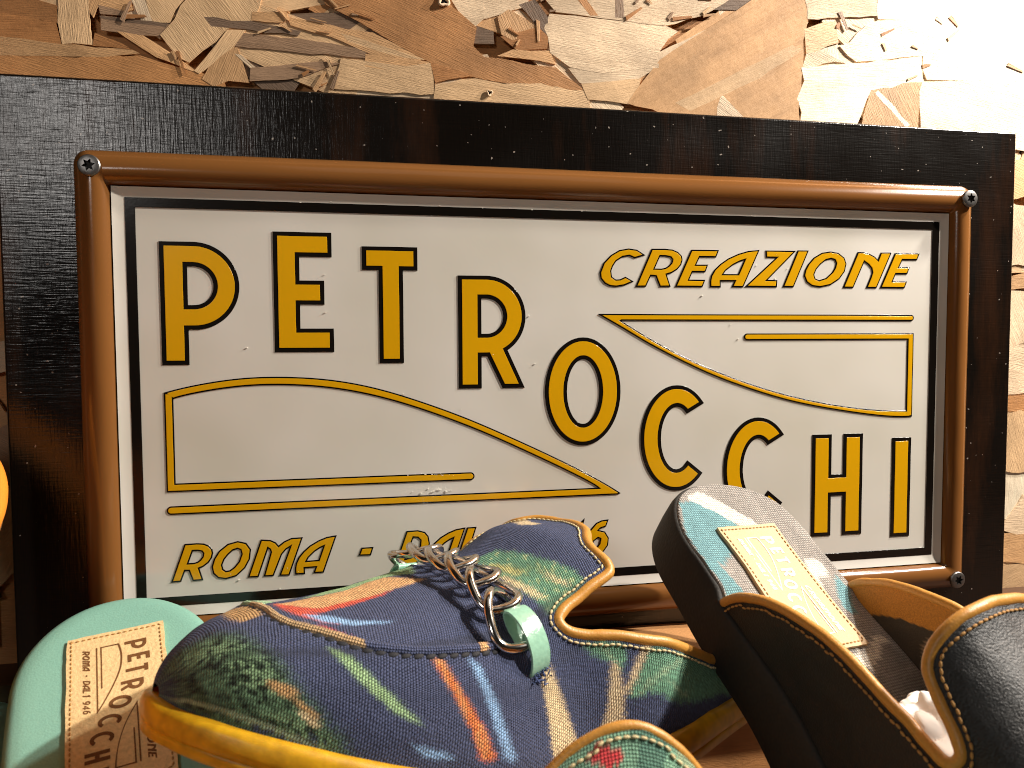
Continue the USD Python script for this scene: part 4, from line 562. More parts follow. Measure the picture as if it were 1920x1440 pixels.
PRINT = {"dkgreen":[[[0.0002,0.1573],[0.0002,0.764],[0.0003,1.3528],[0.0006,1.5371],[0.001,1.6315],[0.0018,1.6225],[0.0025,1.6315],[0.0033,1.6539],[0.0042,1.609],[0.0052,1.5865],[0.0062,1.573],[0.0071,1.5371],[0.0079,1.4876],[0.0089,1.4472],[0.0099,1.4112],[0.011,1.3843],[0.012,1.3169],[0.0131,1.2629],[0.0143,1.218],[0.0155,1.182],[0.0161,1.1011],[0.017,1.0337],[0.018,0.9708],[0.0188,0.9169],[0.0197,0.8629],[0.0203,0.809],[0.0211,0.7596],[0.0219,0.7146],[0.0228,0.6742],[0.0236,0.6247],[0.0242,0.5753],[0.0251,0.5303],[0.0258,0.4899],[0.0267,0.4494],[0.0277,0.4135],[0.0285,0.373],[0.0292,0.3416],[0.03,0.3056],[0.0309,0.2742],[0.0317,0.2427],[0.0326,0.2157],[0.0334,0.1888],[0.0344,0.1663],[0.0352,0.1438],[0.0364,0.1213],[0.0372,0.0989],[0.0382,0.0809],[0.0391,0.0539],[0.0398,0.0315],[0.0407,0.0135],[0.0416,0.0],[0.0402,0.0],[0.0388,0.0],[0.0374,0.0045],[0.036,0.0045],[0.0344,0.0045],[0.033,0.0045],[0.0317,0.0045],[0.0304,0.0045],[0.0295,0.0045],[0.0282,0.0045],[0.027,0.0045],[0.0258,0.0045],[0.0246,0.0045],[0.0231,0.0045],[0.022,0.0045],[0.0208,0.0],[0.0197,0.0],[0.0186,0.0],[0.0173,0.0],[0.0163,0.0],[0.015,0.0],[0.0137,0.0],[0.0125,0.0],[0.0114,0.0],[0.0102,0.0],[0.0091,0.0],[0.0081,0.0],[0.0071,0.0],[0.0061,0.0045],[0.0051,0.0045],[0.0042,0.0045],[0.0033,0.0045],[0.0024,0.0045],[0.0017,0.0],[0.001,0.0],[0.0006,0.009],[0.0003,0.0225]]],"mid":[[[0.0038,1.4921],[0.0046,1.4292],[0.0055,1.3798],[0.0066,1.3438],[0.0075,1.3124],[0.0086,1.2899],[0.0095,1.227],[0.0104,1.1775],[0.0113,1.1371],[0.0125,1.1011],[0.0135,1.0787],[0.0144,1.0067],[0.0152,0.9438],[0.0162,0.8944],[0.015,0.8854],[0.0137,0.8809],[0.0125,0.8809],[0.0115,0.8809],[0.0102,0.8854],[0.0092,0.8899],[0.0081,0.8989],[0.007,0.9124],[0.006,0.9303],[0.0053,1.0382],[0.0046,1.1685],[0.0041,1.3169]],[[0.011,0.7506],[0.0121,0.7416],[0.0132,0.7371],[0.0144,0.7371],[0.0156,0.7416],[0.0168,0.7416],[0.018,0.7506],[0.0189,0.7011],[0.0197,0.6517],[0.0205,0.6112],[0.0214,0.5708],[0.0222,0.5303],[0.0225,0.4629],[0.0227,0.3955],[0.023,0.3371],[0.0218,0.3371],[0.0206,0.3371],[0.0194,0.3461],[0.0182,0.3506],[0.017,0.3551],[0.0158,0.3596],[0.0147,0.3865],[0.0136,0.4225],[0.0125,0.4584],[0.0115,0.4989],[0.0113,0.5798],[0.0111,0.6652]],[[0.0169,0.1618],[0.0181,0.1663],[0.0194,0.1663],[0.0206,0.1708],[0.0217,0.1708],[0.023,0.1753],[0.0243,0.1753],[0.0255,0.1753],[0.0268,0.1798],[0.0279,0.1573],[0.029,0.1438],[0.03,0.1213],[0.0312,0.1079],[0.0324,0.0944],[0.0334,0.0764],[0.0346,0.0629],[0.0355,0.0449],[0.0367,0.0315],[0.0376,0.018],[0.0388,0.0045],[0.0373,0.009],[0.036,0.009],[0.0346,0.0135],[0.0333,0.0135],[0.0322,0.018],[0.0309,0.018],[0.0296,0.0225],[0.0283,0.0315],[0.027,0.036],[0.0257,0.0404],[0.0245,0.0494],[0.0233,0.0539],[0.0221,0.0584],[0.021,0.0764],[0.02,0.0989],[0.019,0.1169],[0.0179,0.1393]],[[0.1067,1.3483],[0.1079,1.3214],[0.1092,1.2944],[0.1106,1.2629],[0.1117,1.2315],[0.1128,1.2045],[0.1142,1.1775],[0.1154,1.1551],[0.1162,1.1101],[0.1169,1.0652],[0.1176,1.0292],[0.1188,0.9933],[0.1196,0.9573],[0.1204,0.9258],[0.1213,0.8899],[0.1217,0.8539],[0.1226,0.818],[0.1209,0.836],[0.119,0.8539],[0.1174,0.8719],[0.1154,0.8944],[0.1139,0.9124],[0.113,0.9483],[0.1118,0.9843],[0.1107,1.0202],[0.1099,1.0607],[0.109,1.1011],[0.1085,1.1461],[0.1078,1.1955],[0.1074,1.245],[0.1072,1.2944]]],"vein":[[[0.0005,0.0],[0.0009,0.0944],[0.0016,0.2157],[0.0024,0.2697],[0.0032,0.2427],[0.0042,0.2202],[0.005,0.1978],[0.0059,0.1798],[0.0069,0.1618],[0.0081,0.1573],[0.009,0.1393],[0.0101,0.1258],[0.0112,0.1169],[0.0124,0.1124],[0.0136,0.1034],[0.0148,0.0989],[0.0159,0.0899],[0.0172,0.0854],[0.0183,0.0764],[0.0194,0.0719],[0.0206,0.0629],[0.0221,0.0584],[0.0233,0.0539],[0.0245,0.0449],[0.0257,0.0404],[0.027,0.036],[0.0283,0.027],[0.0296,0.0225],[0.0309,0.018],[0.0323,0.0135],[0.0333,0.009],[0.0347,0.0045],[0.0334,0.0045],[0.0321,0.0045],[0.0308,0.0045],[0.0294,0.009],[0.0282,0.009],[0.027,0.009],[0.0257,0.0135],[0.0245,0.018],[0.0233,0.0225],[0.0221,0.027],[0.0209,0.0315],[0.0195,0.036],[0.0184,0.0404],[0.0173,0.0449],[0.016,0.0494],[0.0149,0.0584],[0.0137,0.0584],[0.0125,0.0629],[0.0113,0.0719],[0.0101,0.0764],[0.009,0.0854],[0.008,0.0944],[0.007,0.1034],[0.006,0.1124],[0.005,0.1213],[0.0041,0.1348],[0.0032,0.1483],[0.0024,0.1663],[0.0016,0.1393],[0.0009,0.0539]],[[0.1339,0.1888],[0.1352,0.1978],[0.1369,0.2112],[0.1386,0.2202],[0.1402,0.2292],[0.1418,0.2382],[0.1438,0.2472],[0.1457,0.2562],[0.1483,0.2607],[0.1506,0.2697],[0.1538,0.2787],[0.1548,0.2652],[0.152,0.2562],[0.1491,0.2472],[0.1469,0.2427],[0.1449,0.2337],[0.1428,0.2247],[0.1407,0.2157],[0.139,0.2067],[0.1377,0.1978],[0.1359,0.1888],[0.1345,0.1798]],[[0.1428,0.2247],[0.1444,0.2067],[0.1463,0.1888],[0.148,0.1753],[0.1501,0.1528],[0.1528,0.1303],[0.1559,0.1034],[0.1537,0.1034],[0.1507,0.1303],[0.1485,0.1528],[0.1464,0.1798],[0.1445,0.2022]],[[0.1242,0.418],[0.1251,0.391],[0.1261,0.364],[0.1273,0.3371],[0.1278,0.3191],[0.1267,0.3281],[0.126,0.3506],[0.1252,0.3685],[0.1243,0.391],[0.1234,0.418]]],"cream":[[[0.0266,0.2202],[0.0284,0.1978],[0.0298,0.1753],[0.031,0.1528],[0.0319,0.1213],[0.0306,0.1079],[0.0293,0.1303],[0.028,0.1528],[0.0273,0.1843]],[[0.1039,1.3079],[0.1046,1.2584],[0.1056,1.209],[0.1066,1.1596],[0.107,1.1101],[0.1077,1.0607],[0.1084,1.0112],[0.1092,0.9663],[0.11,0.9214],[0.1109,0.8629],[0.112,0.8045],[0.1109,0.8449],[0.1093,0.8854],[0.1081,0.9258],[0.1073,0.9708],[0.1065,1.0202],[0.1056,1.0697],[0.1052,1.1146],[0.1046,1.1685],[0.1041,1.236]],[[0.1145,1.0921],[0.1151,1.0472],[0.116,0.9978],[0.1173,0.9573],[0.1181,0.9169],[0.1193,0.8809],[0.1202,0.8494],[0.1213,0.8135],[0.1198,0.8449],[0.1182,0.8719],[0.117,0.9079],[0.1161,0.9483],[0.1153,0.9933],[0.115,1.0427]],[[0.1003,0.5124],[0.1027,0.4944],[0.105,0.4719],[0.1056,0.4405],[0.1058,0.409],[0.1065,0.3775],[0.107,0.3461],[0.1073,0.3191],[0.108,0.2876],[0.1084,0.2607],[0.1089,0.2382],[0.1093,0.2112],[0.1097,0.1888],[0.1103,0.1618],[0.1112,0.1393],[0.1113,0.1169],[0.1118,0.0944],[0.1121,0.0719],[0.1128,0.0494],[0.1132,0.0315],[0.1107,0.0315],[0.1081,0.036],[0.105,0.0404],[0.1022,0.0494],[0.1021,0.0719],[0.1016,0.0989],[0.1013,0.1258],[0.1014,0.1528],[0.1011,0.1798],[0.1013,0.2067],[0.1012,0.2292],[0.1008,0.2562],[0.101,0.2831],[0.1008,0.3056],[0.101,0.3326],[0.1012,0.3596],[0.101,0.3865],[0.1009,0.418],[0.1005,0.4494],[0.1005,0.4809]],[[0.1268,0.3371],[0.1288,0.3011],[0.1288,0.2742],[0.1289,0.2517],[0.1294,0.2247],[0.1298,0.2022],[0.1291,0.1753],[0.1293,0.1528],[0.1289,0.1348],[0.1288,0.1169],[0.1287,0.0989],[0.1289,0.0809],[0.1286,0.0539],[0.1282,0.0315],[0.1262,0.0404],[0.124,0.0449],[0.122,0.0539],[0.1195,0.0629],[0.1202,0.0764],[0.121,0.0944],[0.1216,0.1079],[0.1222,0.1258],[0.1227,0.1393],[0.1236,0.1573],[0.1238,0.1753],[0.1242,0.1933],[0.1244,0.2157],[0.1249,0.2337],[0.1255,0.2562],[0.1255,0.2787],[0.1259,0.2966],[0.1267,0.3146]],[[0.138,0.373],[0.1407,0.3596],[0.1395,0.3416],[0.1384,0.3191],[0.1373,0.3011],[0.1361,0.2831],[0.1353,0.2652],[0.1342,0.2472],[0.133,0.2292],[0.1325,0.2157],[0.1314,0.1978],[0.129,0.1933],[0.1297,0.2112],[0.1308,0.2247],[0.1316,0.2427],[0.1322,0.2607],[0.1332,0.2787],[0.134,0.2966],[0.1351,0.3146],[0.136,0.3326],[0.1371,0.3506]],[[0.1381,1.8112],[0.139,1.7528],[0.1408,1.7169],[0.1382,1.6315],[0.1368,1.573],[0.1352,1.5101],[0.1304,1.4921],[0.1289,1.5236],[0.1278,1.5596]]],"coral":[[[0.0355,1.8292],[0.0359,1.7169],[0.0367,1.645],[0.0379,1.6],[0.0382,1.5551],[0.0387,1.5011],[0.039,1.4337],[0.04,1.3843],[0.0406,1.3259],[0.0414,1.2764],[0.0421,1.2225],[0.0429,1.1775],[0.0437,1.1326],[0.0425,1.1506],[0.0414,1.1685],[0.0399,1.1865],[0.0388,1.2045],[0.0378,1.245],[0.0367,1.2809],[0.0358,1.3259],[0.0349,1.3663],[0.0343,1.4202],[0.0339,1.4966],[0.034,1.5685],[0.0345,1.6584]],[[0.0329,1.6135],[0.0335,1.5685],[0.034,1.5191],[0.0347,1.4652],[0.0356,1.4157],[0.0365,1.3663],[0.0368,1.2944],[0.0371,1.2315],[0.0379,1.173],[0.0383,1.1191],[0.0392,1.0742],[0.0401,1.0427],[0.0414,1.0202],[0.0425,0.9933],[0.0434,0.9618],[0.0445,0.9393],[0.0457,0.9169],[0.0445,0.9483],[0.0434,0.9798],[0.0422,1.0112],[0.0413,1.0517],[0.0402,1.0876],[0.0392,1.1281],[0.0381,1.1685],[0.0373,1.2225],[0.0367,1.2854],[0.0362,1.3528],[0.0359,1.4247],[0.035,1.4742],[0.0343,1.5281],[0.0335,1.5685]],[[0.0341,1.6989],[0.0345,1.6225],[0.0354,1.582],[0.0362,1.5551],[0.0373,1.5236],[0.038,1.4742],[0.0391,1.4382],[0.0404,1.4068],[0.0413,1.3663],[0.0431,1.3753],[0.0452,1.3888],[0.0471,1.3978],[0.0485,1.3933],[0.0504,1.3978],[0.0523,1.4023],[0.0542,1.4068],[0.0557,1.4023],[0.0581,1.4157],[0.0601,1.4247],[0.062,1.4292],[0.0644,1.4427],[0.0665,1.4472],[0.0689,1.4607],[0.0669,1.4607],[0.0649,1.4607],[0.0632,1.4652],[0.0612,1.4652],[0.0596,1.4697],[0.0577,1.4697],[0.0561,1.4742],[0.0542,1.4742],[0.0523,1.4742],[0.0508,1.4787],[0.0489,1.4787],[0.0471,1.4742],[0.0453,1.4697],[0.0435,1.4652],[0.0421,1.4876],[0.041,1.5191],[0.0396,1.5416],[0.0385,1.5641],[0.0373,1.582],[0.0362,1.609],[0.035,1.645]],[[0.0727,0.3596],[0.0734,0.3281],[0.0744,0.3011],[0.0752,0.2697],[0.0764,0.2427],[0.0769,0.2112],[0.0775,0.1798],[0.0779,0.1528],[0.0788,0.1258],[0.0792,0.0989],[0.0799,0.0719],[0.0779,0.0674],[0.0758,0.0674],[0.0752,0.0944],[0.0748,0.1213],[0.0742,0.1438],[0.074,0.1708],[0.0735,0.2022],[0.0735,0.2292],[0.0733,0.2607],[0.0729,0.2921],[0.073,0.3281]]],"peach":[[[0.0334,1.2674],[0.0343,1.218],[0.0352,1.173],[0.036,1.1281],[0.0372,1.0921],[0.0383,1.0562],[0.0393,1.0202],[0.0403,0.9933],[0.0417,0.9708],[0.0428,0.9483],[0.044,0.9258],[0.0454,0.9079],[0.0465,0.8854],[0.0477,0.8629],[0.0465,0.8764],[0.0451,0.8899],[0.0437,0.9034],[0.0426,0.9214],[0.0412,0.9438],[0.0401,0.9663],[0.039,0.9933],[0.0377,1.0202],[0.0367,1.0517],[0.0357,1.0966],[0.0349,1.1506],[0.0342,1.209]],[[0.0343,1.7124],[0.0353,1.6584],[0.0362,1.6135],[0.0373,1.582],[0.0385,1.5641],[0.0396,1.5416],[0.0407,1.5101],[0.0421,1.4876],[0.0431,1.4517],[0.0449,1.4562],[0.0467,1.4607],[0.0486,1.4652],[0.0504,1.4652],[0.0519,1.4607],[0.0538,1.4607],[0.0554,1.4517],[0.0573,1.4562],[0.0593,1.4607],[0.0612,1.4607],[0.0632,1.4652],[0.0653,1.4697],[0.0673,1.4697],[0.0694,1.4742],[0.0714,1.4742],[0.0735,1.4787],[0.0757,1.4787],[0.0782,1.4876],[0.0804,1.4921],[0.083,1.5011],[0.0816,1.5191],[0.0806,1.5461],[0.0792,1.5641],[0.0781,1.5775],[0.077,1.6],[0.0761,1.636],[0.0753,1.6674],[0.0746,1.7169],[0.0726,1.7124],[0.0702,1.7034],[0.0681,1.7034],[0.0658,1.6944],[0.0638,1.6944],[0.0615,1.6854],[0.0593,1.6719],[0.0571,1.6629],[0.0554,1.6719],[0.0538,1.6854],[0.0522,1.6944],[0.0503,1.6989],[0.0487,1.7124],[0.0469,1.7124],[0.0451,1.7169],[0.0433,1.7214],[0.041,1.7169],[0.0387,1.7169],[0.0365,1.7124]]],"tan":[[[0.0195,0.4674],[0.0209,0.4539],[0.0222,0.4405],[0.0236,0.427],[0.0251,0.418],[0.0261,0.382],[0.027,0.3551],[0.0256,0.3191],[0.0242,0.2876],[0.0232,0.3056],[0.0221,0.3281],[0.0211,0.3506],[0.0201,0.373]],[[0.0249,0.3461],[0.0259,0.3191],[0.0268,0.2966],[0.028,0.2697],[0.0289,0.2472],[0.0298,0.2292],[0.0308,0.2067],[0.0319,0.1888],[0.0307,0.1528],[0.0296,0.1708],[0.0287,0.1978],[0.0276,0.2157],[0.0267,0.2382],[0.0258,0.2876]],[[0.0191,1.8652],[0.0207,1.8562],[0.0227,1.8787],[0.0236,1.8023],[0.0245,1.7348],[0.0258,1.6989],[0.0273,1.6809],[0.0289,1.6674],[0.0262,1.5191],[0.0244,1.3618],[0.0225,1.3573],[0.0206,1.3483],[0.0188,1.3483],[0.0179,1.4292],[0.0174,1.5281],[0.018,1.645]]],"sky":[[[0.0361,1.3933],[0.037,1.3438],[0.0376,1.2899],[0.0383,1.2405],[0.0393,1.2],[0.0407,1.182],[0.0421,1.1596],[0.0436,1.1416],[0.045,1.1191],[0.0465,1.1011],[0.0481,1.0921],[0.0495,1.0876],[0.0512,1.0832],[0.0529,1.0787],[0.0543,1.0697],[0.0561,1.0652],[0.0578,1.0562],[0.0593,1.0472],[0.0579,1.0652],[0.0562,1.0787],[0.0549,1.0921],[0.0533,1.1101],[0.052,1.1236],[0.0504,1.1371],[0.0489,1.1551],[0.0477,1.1685],[0.0464,1.2],[0.045,1.227],[0.0439,1.2584],[0.0427,1.2899],[0.0414,1.3214],[0.0401,1.3393],[0.0387,1.3573],[0.0374,1.3753]],[[0.0752,0.6472],[0.0771,0.6157],[0.0787,0.5843],[0.0792,0.5483],[0.0797,0.5124],[0.0802,0.4809],[0.0806,0.4494],[0.0812,0.418],[0.0817,0.3865],[0.0822,0.3551],[0.0826,0.3281],[0.0827,0.2966],[0.0834,0.2697],[0.0835,0.2382],[0.0842,0.2112],[0.0846,0.1843],[0.085,0.1528],[0.0857,0.1258],[0.0862,0.0989],[0.087,0.0719],[0.0852,0.0719],[0.083,0.0719],[0.0827,0.0989],[0.0822,0.1258],[0.0816,0.1528],[0.0812,0.1798],[0.0805,0.2112],[0.0803,0.2382],[0.0799,0.2697],[0.0796,0.3011],[0.0792,0.3281],[0.0787,0.3596],[0.0786,0.3865],[0.0782,0.418],[0.078,0.4494],[0.0773,0.4809],[0.0769,0.5124],[0.0766,0.5438],[0.0761,0.5798],[0.0756,0.6112]],[[0.0549,0.1124],[0.0564,0.1034],[0.0579,0.1034],[0.0592,0.0989],[0.0609,0.0944],[0.0623,0.0899],[0.0638,0.0899],[0.0654,0.0809],[0.067,0.0674],[0.0685,0.0584],[0.0669,0.0584],[0.0653,0.0584],[0.0641,0.0584],[0.0624,0.0584],[0.061,0.0539],[0.0594,0.0539],[0.0577,0.0719],[0.0564,0.0899]]],"palegreen":[[[0.0358,0.8315],[0.037,0.8045],[0.0382,0.782],[0.0393,0.7551],[0.0406,0.7326],[0.0419,0.7056],[0.0426,0.6742],[0.0435,0.6382],[0.0443,0.6067],[0.0451,0.5753],[0.046,0.5438],[0.0469,0.5124],[0.0476,0.4854],[0.0486,0.4584],[0.0496,0.4315],[0.0506,0.4045],[0.0515,0.3775],[0.0527,0.3506],[0.0535,0.3281],[0.0546,0.3011],[0.0557,0.2787],[0.0568,0.2562],[0.0579,0.2337],[0.0589,0.2157],[0.0574,0.2292],[0.0559,0.2427],[0.0544,0.2562],[0.0529,0.2697],[0.0514,0.2876],[0.05,0.3011],[0.0489,0.3236],[0.048,0.3506],[0.0471,0.3775],[0.0461,0.4],[0.045,0.427],[0.0441,0.4584],[0.0432,0.4854],[0.0423,0.5214],[0.0413,0.5528],[0.0405,0.5933],[0.0396,0.6292],[0.0388,0.6697],[0.0381,0.7056],[0.0372,0.7461],[0.0365,0.791]],[[0.0443,1.7708],[0.0465,1.7888],[0.0488,1.8068],[0.0516,1.8472],[0.0542,1.8742],[0.0563,1.8787],[0.0589,1.9011],[0.0609,1.8966],[0.0624,1.8787],[0.0665,1.9641],[0.0686,1.9596],[0.0699,1.9281],[0.0716,1.9101],[0.0735,1.9011],[0.0754,1.8921],[0.0773,1.8832],[0.0792,1.8742],[0.0814,1.8697],[0.0833,1.8607],[0.0852,1.8517],[0.0871,1.8427],[0.0891,1.8337],[0.0834,1.6225],[0.0812,1.6315],[0.0793,1.645],[0.0778,1.6674],[0.0762,1.6899],[0.0746,1.7169],[0.0726,1.7124],[0.0702,1.7034],[0.0681,1.7034],[0.0658,1.6944],[0.0638,1.6944],[0.0615,1.6854],[0.0593,1.6719],[0.0571,1.6629],[0.0557,1.6854],[0.0541,1.6944],[0.0524,1.7079],[0.0508,1.7214],[0.0492,1.7348],[0.0476,1.7483],[0.046,1.7663]]],"orange":[[[0.0639,0.6697],[0.0655,0.6562],[0.0671,0.6427],[0.0678,0.6112],[0.0683,0.5753],[0.0689,0.5438],[0.0694,0.5124],[0.0703,0.4809],[0.0709,0.4539],[0.0715,0.427],[0.0722,0.391],[0.0731,0.3596],[0.0737,0.3281],[0.0747,0.3011],[0.0752,0.2697],[0.0764,0.2427],[0.0769,0.2112],[0.0775,0.1798],[0.0779,0.1528],[0.0788,0.1258],[0.0792,0.0989],[0.0799,0.0719],[0.0779,0.0674],[0.0758,0.0674],[0.0752,0.0944],[0.0744,0.1213],[0.0737,0.1528],[0.0734,0.1798],[0.0729,0.2112],[0.0721,0.2382],[0.0715,0.2697],[0.0707,0.2966],[0.0701,0.3281],[0.0693,0.3596],[0.0688,0.391],[0.0683,0.427],[0.0675,0.4539],[0.0667,0.4899],[0.066,0.5214],[0.0656,0.5573],[0.0649,0.5933],[0.0643,0.6292]]],"green":[[[0.1173,0.4629],[0.1197,0.4449],[0.1219,0.436],[0.1242,0.427],[0.126,0.4135],[0.1276,0.4045],[0.1293,0.3955],[0.1314,0.3865],[0.1313,0.3596],[0.1316,0.3326],[0.1305,0.3101],[0.1295,0.2876],[0.1288,0.2652],[0.1284,0.2921],[0.128,0.3146],[0.1255,0.3326],[0.1238,0.3506],[0.1227,0.3685],[0.1211,0.391],[0.1197,0.4135],[0.1185,0.436]],[[0.1407,0.3596],[0.1429,0.3461],[0.1453,0.3326],[0.1475,0.3191],[0.1505,0.3101],[0.1534,0.2966],[0.1569,0.2831],[0.1607,0.2652],[0.1634,0.2472],[0.1669,0.2247],[0.1701,0.2022],[0.1736,0.1798],[0.1767,0.1528],[0.1804,0.1258],[0.1844,0.0989],[0.1882,0.0719],[0.19,0.0449],[0.1923,0.0135],[0.187,0.0225],[0.1823,0.0315],[0.1776,0.0404],[0.173,0.0494],[0.1687,0.0539],[0.1647,0.0629],[0.1607,0.0719],[0.1571,0.0764],[0.1536,0.0854],[0.1499,0.0989],[0.1462,0.1169],[0.1445,0.1303],[0.1428,0.1483],[0.1409,0.1618],[0.1394,0.1753],[0.1374,0.1753],[0.1355,0.1753],[0.1335,0.1753],[0.1309,0.1933],[0.1316,0.2112],[0.1327,0.2247],[0.1336,0.2382],[0.1348,0.2562],[0.1357,0.2742],[0.1368,0.2876],[0.1375,0.3056],[0.1385,0.3236],[0.1399,0.3416]],[[0.1049,1.5596],[0.1072,1.5551],[0.1092,1.5371],[0.1107,1.5146],[0.1126,1.4966],[0.113,1.4472],[0.1132,1.3933],[0.1143,1.3483],[0.1148,1.2989],[0.1157,1.2584],[0.1162,1.209],[0.1169,1.1641],[0.1178,1.1236],[0.1189,1.0832],[0.1198,1.0472],[0.1211,1.0023],[0.1219,0.9573],[0.1236,0.9214],[0.1241,0.8854],[0.1245,0.8494],[0.1252,0.8135],[0.1234,0.8045],[0.1215,0.7955],[0.1195,0.791],[0.1176,0.773],[0.1156,0.7506],[0.1137,0.7326],[0.1116,0.7236],[0.1099,0.7236],[0.1092,0.773],[0.1085,0.818],[0.1082,0.8629],[0.1078,0.9079],[0.107,0.9528],[0.1065,1.0023],[0.106,1.0472],[0.1053,1.0921],[0.105,1.1461],[0.1048,1.1955],[0.1047,1.245],[0.1045,1.2989],[0.1048,1.3528],[0.1051,1.4112],[0.1052,1.4697]]],"yellowgreen":[[[0.106,1.4742],[0.1063,1.4202],[0.1075,1.3798],[0.1081,1.3303],[0.1091,1.2899],[0.1098,1.2315],[0.1103,1.1775],[0.1113,1.1281],[0.1093,1.1371],[0.1084,1.1775],[0.1074,1.218],[0.1066,1.2584],[0.1061,1.2989],[0.1056,1.3528],[0.1058,1.4112]]],"apron":[[0.0297,1.6629],[0.0269,1.4876],[0.0265,1.3169],[0.0278,1.1775],[0.0309,1.0652],[0.0358,0.9753],[0.0432,0.8449],[0.0511,0.764],[0.0599,0.7191],[0.0714,0.6966],[0.0817,0.6876],[0.0891,0.6876]]}
BLACK = {"q":[1.0,1.00114,0.79954,1.01963,0.045,0.22142,0.18919,0.14173,0.16966,34.0606,0.97048,0.01,0.00661,1.00041,0.9467,0.96212,1.43181,0.74088,0.87791,0.93675,0.00762],"M":[[-0.199516,-0.955217,0.218525],[0.790164,-0.288721,-0.540631],[0.579512,0.064806,0.812383]],"t":[0.066196,-0.089169,-0.089475],"src":[[0.2214,0.0341,0.0064],[0.2143,0.0356,0.0197],[0.2055,0.0361,0.0269],[0.1938,0.036,0.0329],[0.1818,0.0361,0.0366],[0.1735,0.0367,0.0375],[0.1656,0.0376,0.0379],[0.1547,0.0388,0.0389],[0.1468,0.0393,0.0412],[0.1427,0.0394,0.0439],[0.142,0.0385,0.0476],[0.1441,0.0376,0.0501],[0.1527,0.0363,0.0529],[0.16,0.0353,0.0553],[0.1632,0.0344,0.0576],[0.1664,0.0314,0.0636],[0.1676,0.026,0.0689],[0.1688,0.0188,0.0717],[0.1695,0.0082,0.0725],[0.1684,-0.0019,0.071],[0.2212,-0.034,0.0076],[0.2157,-0.0324,0.0181],[0.2063,-0.0303,0.0264],[0.1966,-0.0289,0.0317],[0.1861,-0.0282,0.0356],[0.2717,0.0219,0.0066],[0.2798,0.004,0.0066],[0.2796,-0.0055,0.0066],[0.2739,-0.0192,0.0066],[0.2658,-0.027,0.0066],[0.2557,-0.032,0.0066],[0.2422,-0.0339,0.0065],[0.2291,-0.0341,0.0065],[0.2156,-0.034,0.0064],[0.2043,-0.0335,0.0063],[0.2644,0.028,0.0066],[0.2557,0.032,0.0066],[0.2391,0.0339,0.0065],[0.2278,0.0341,0.0065],[0.05,0.04,0.0],[0.05,-0.04,0.0],[0.1,0.04,0.0],[0.1,-0.04,0.0],[0.0,0.0,0.01]],"disp":[[0.00039,0.00109,-0.00046],[-0.00036,7e-05,-0.00055],[-0.00027,0.00015,-0.0005],[-0.00026,0.00028,-0.0006],[3e-05,0.00033,-0.00026],[0.00019,-0.00011,0.00035],[4e-05,-0.00093,0.00088],[0.0003,-0.00185,0.00205],[0.0005,-0.00079,0.00137],[-0.00011,2e-05,-0.00016],[-0.00036,-0.00043,-0.0001],[0.00013,0.00049,-0.00027],[0.00019,0.00074,-0.00041],[0.00024,0.00077,-0.00037],[0.00029,0.00066,-0.0002],[0.0001,0.00015,0.0],[0.00026,0.00022,0.00016],[-0.0004,-0.00024,-0.00031],[-0.00054,-6e-05,-0.00066],[0.00031,-0.00023,0.00062],[-0.00013,-0.00015,-4e-05],[-0.00066,-8e-05,-0.00081],[-3e-05,-0.00012,6e-05],[0.00058,-0.00043,0.00116],[0.00102,-0.0016,0.00279],[0.00059,0.00078,9e-05],[-0.00016,-1e-05,-0.0002],[-8e-05,3e-05,-0.00013],[0.00042,-0.00034,0.00086],[0.00061,-0.00073,0.00147],[-0.0,-0.00025,0.00023],[-9e-05,0.00047,-0.00053],[-0.00011,0.00042,-0.00053],[4e-05,0.00084,-0.0007],[5e-05,0.00019,-0.0001],[8e-05,0.00024,-0.00011],[-6e-05,-0.00026,0.00015],[0.0002,-0.00104,0.0012],[-6e-05,-0.00126,0.00104],[0.0,0.0,0.0],[0.0,0.0,0.0],[0.0,0.0,0.0],[0.0,0.0,0.0],[0.0,0.0,0.0]],"lab":[0.01495,0.25418,0.05887]}
BED = {"teal":[[[0.2689,0.0238],[0.271,0.0153],[0.2646,0.0071],[0.2556,0.0022],[0.2482,0.0035],[0.2365,0.0277],[0.2205,0.0219],[0.2216,0.0321],[0.237,0.0337],[0.2535,0.0322]],[[0.2274,-0.0304],[0.22,-0.0299],[0.2088,-0.0241],[0.2109,-0.0196],[0.2205,-0.0236]]],"white":[[[0.2726,0.0188],[0.2753,0.0097],[0.2694,0.0023],[0.2583,-0.0072],[0.2455,-0.0153],[0.2423,-0.0099],[0.2545,0.0002],[0.2641,0.0089],[0.2694,0.0164]],[[0.2365,-0.0201],[0.2343,-0.0282],[0.2285,-0.0274],[0.2264,-0.0206],[0.2152,-0.0129],[0.2232,-0.0113]],[[0.1907,-0.0035],[0.1987,-0.0268],[0.196,-0.0283],[0.187,-0.011],[0.1865,-0.0006]]],"dark":[[[0.1902,0.008],[0.1929,-0.0171],[0.1891,-0.0192],[0.1843,0.0027]],[[0.1838,0.0006],[0.1859,-0.0246],[0.1822,-0.0236],[0.179,-0.0027]]]}
COL = dict(navy=lin(72, 80, 110), dkgreen=lin(84, 112, 84), tan=lin(196, 156, 106), coral=lin(222, 92, 70), sky=lin(146, 184, 226), peach=lin(226, 176, 122), palegreen=lin(158, 192, 142), orange=lin(228, 128, 70), cream=lin(236, 210, 164), green=lin(108, 154, 126), yellowgreen=lin(190, 184, 122), mid=lin(126, 156, 116), vein=lin(176, 196, 158))
SH = {k: [Polygon([(a * 12, b) for a, b in P]).buffer(0) for P in PRINT[k]] for k in COL if k in PRINT}
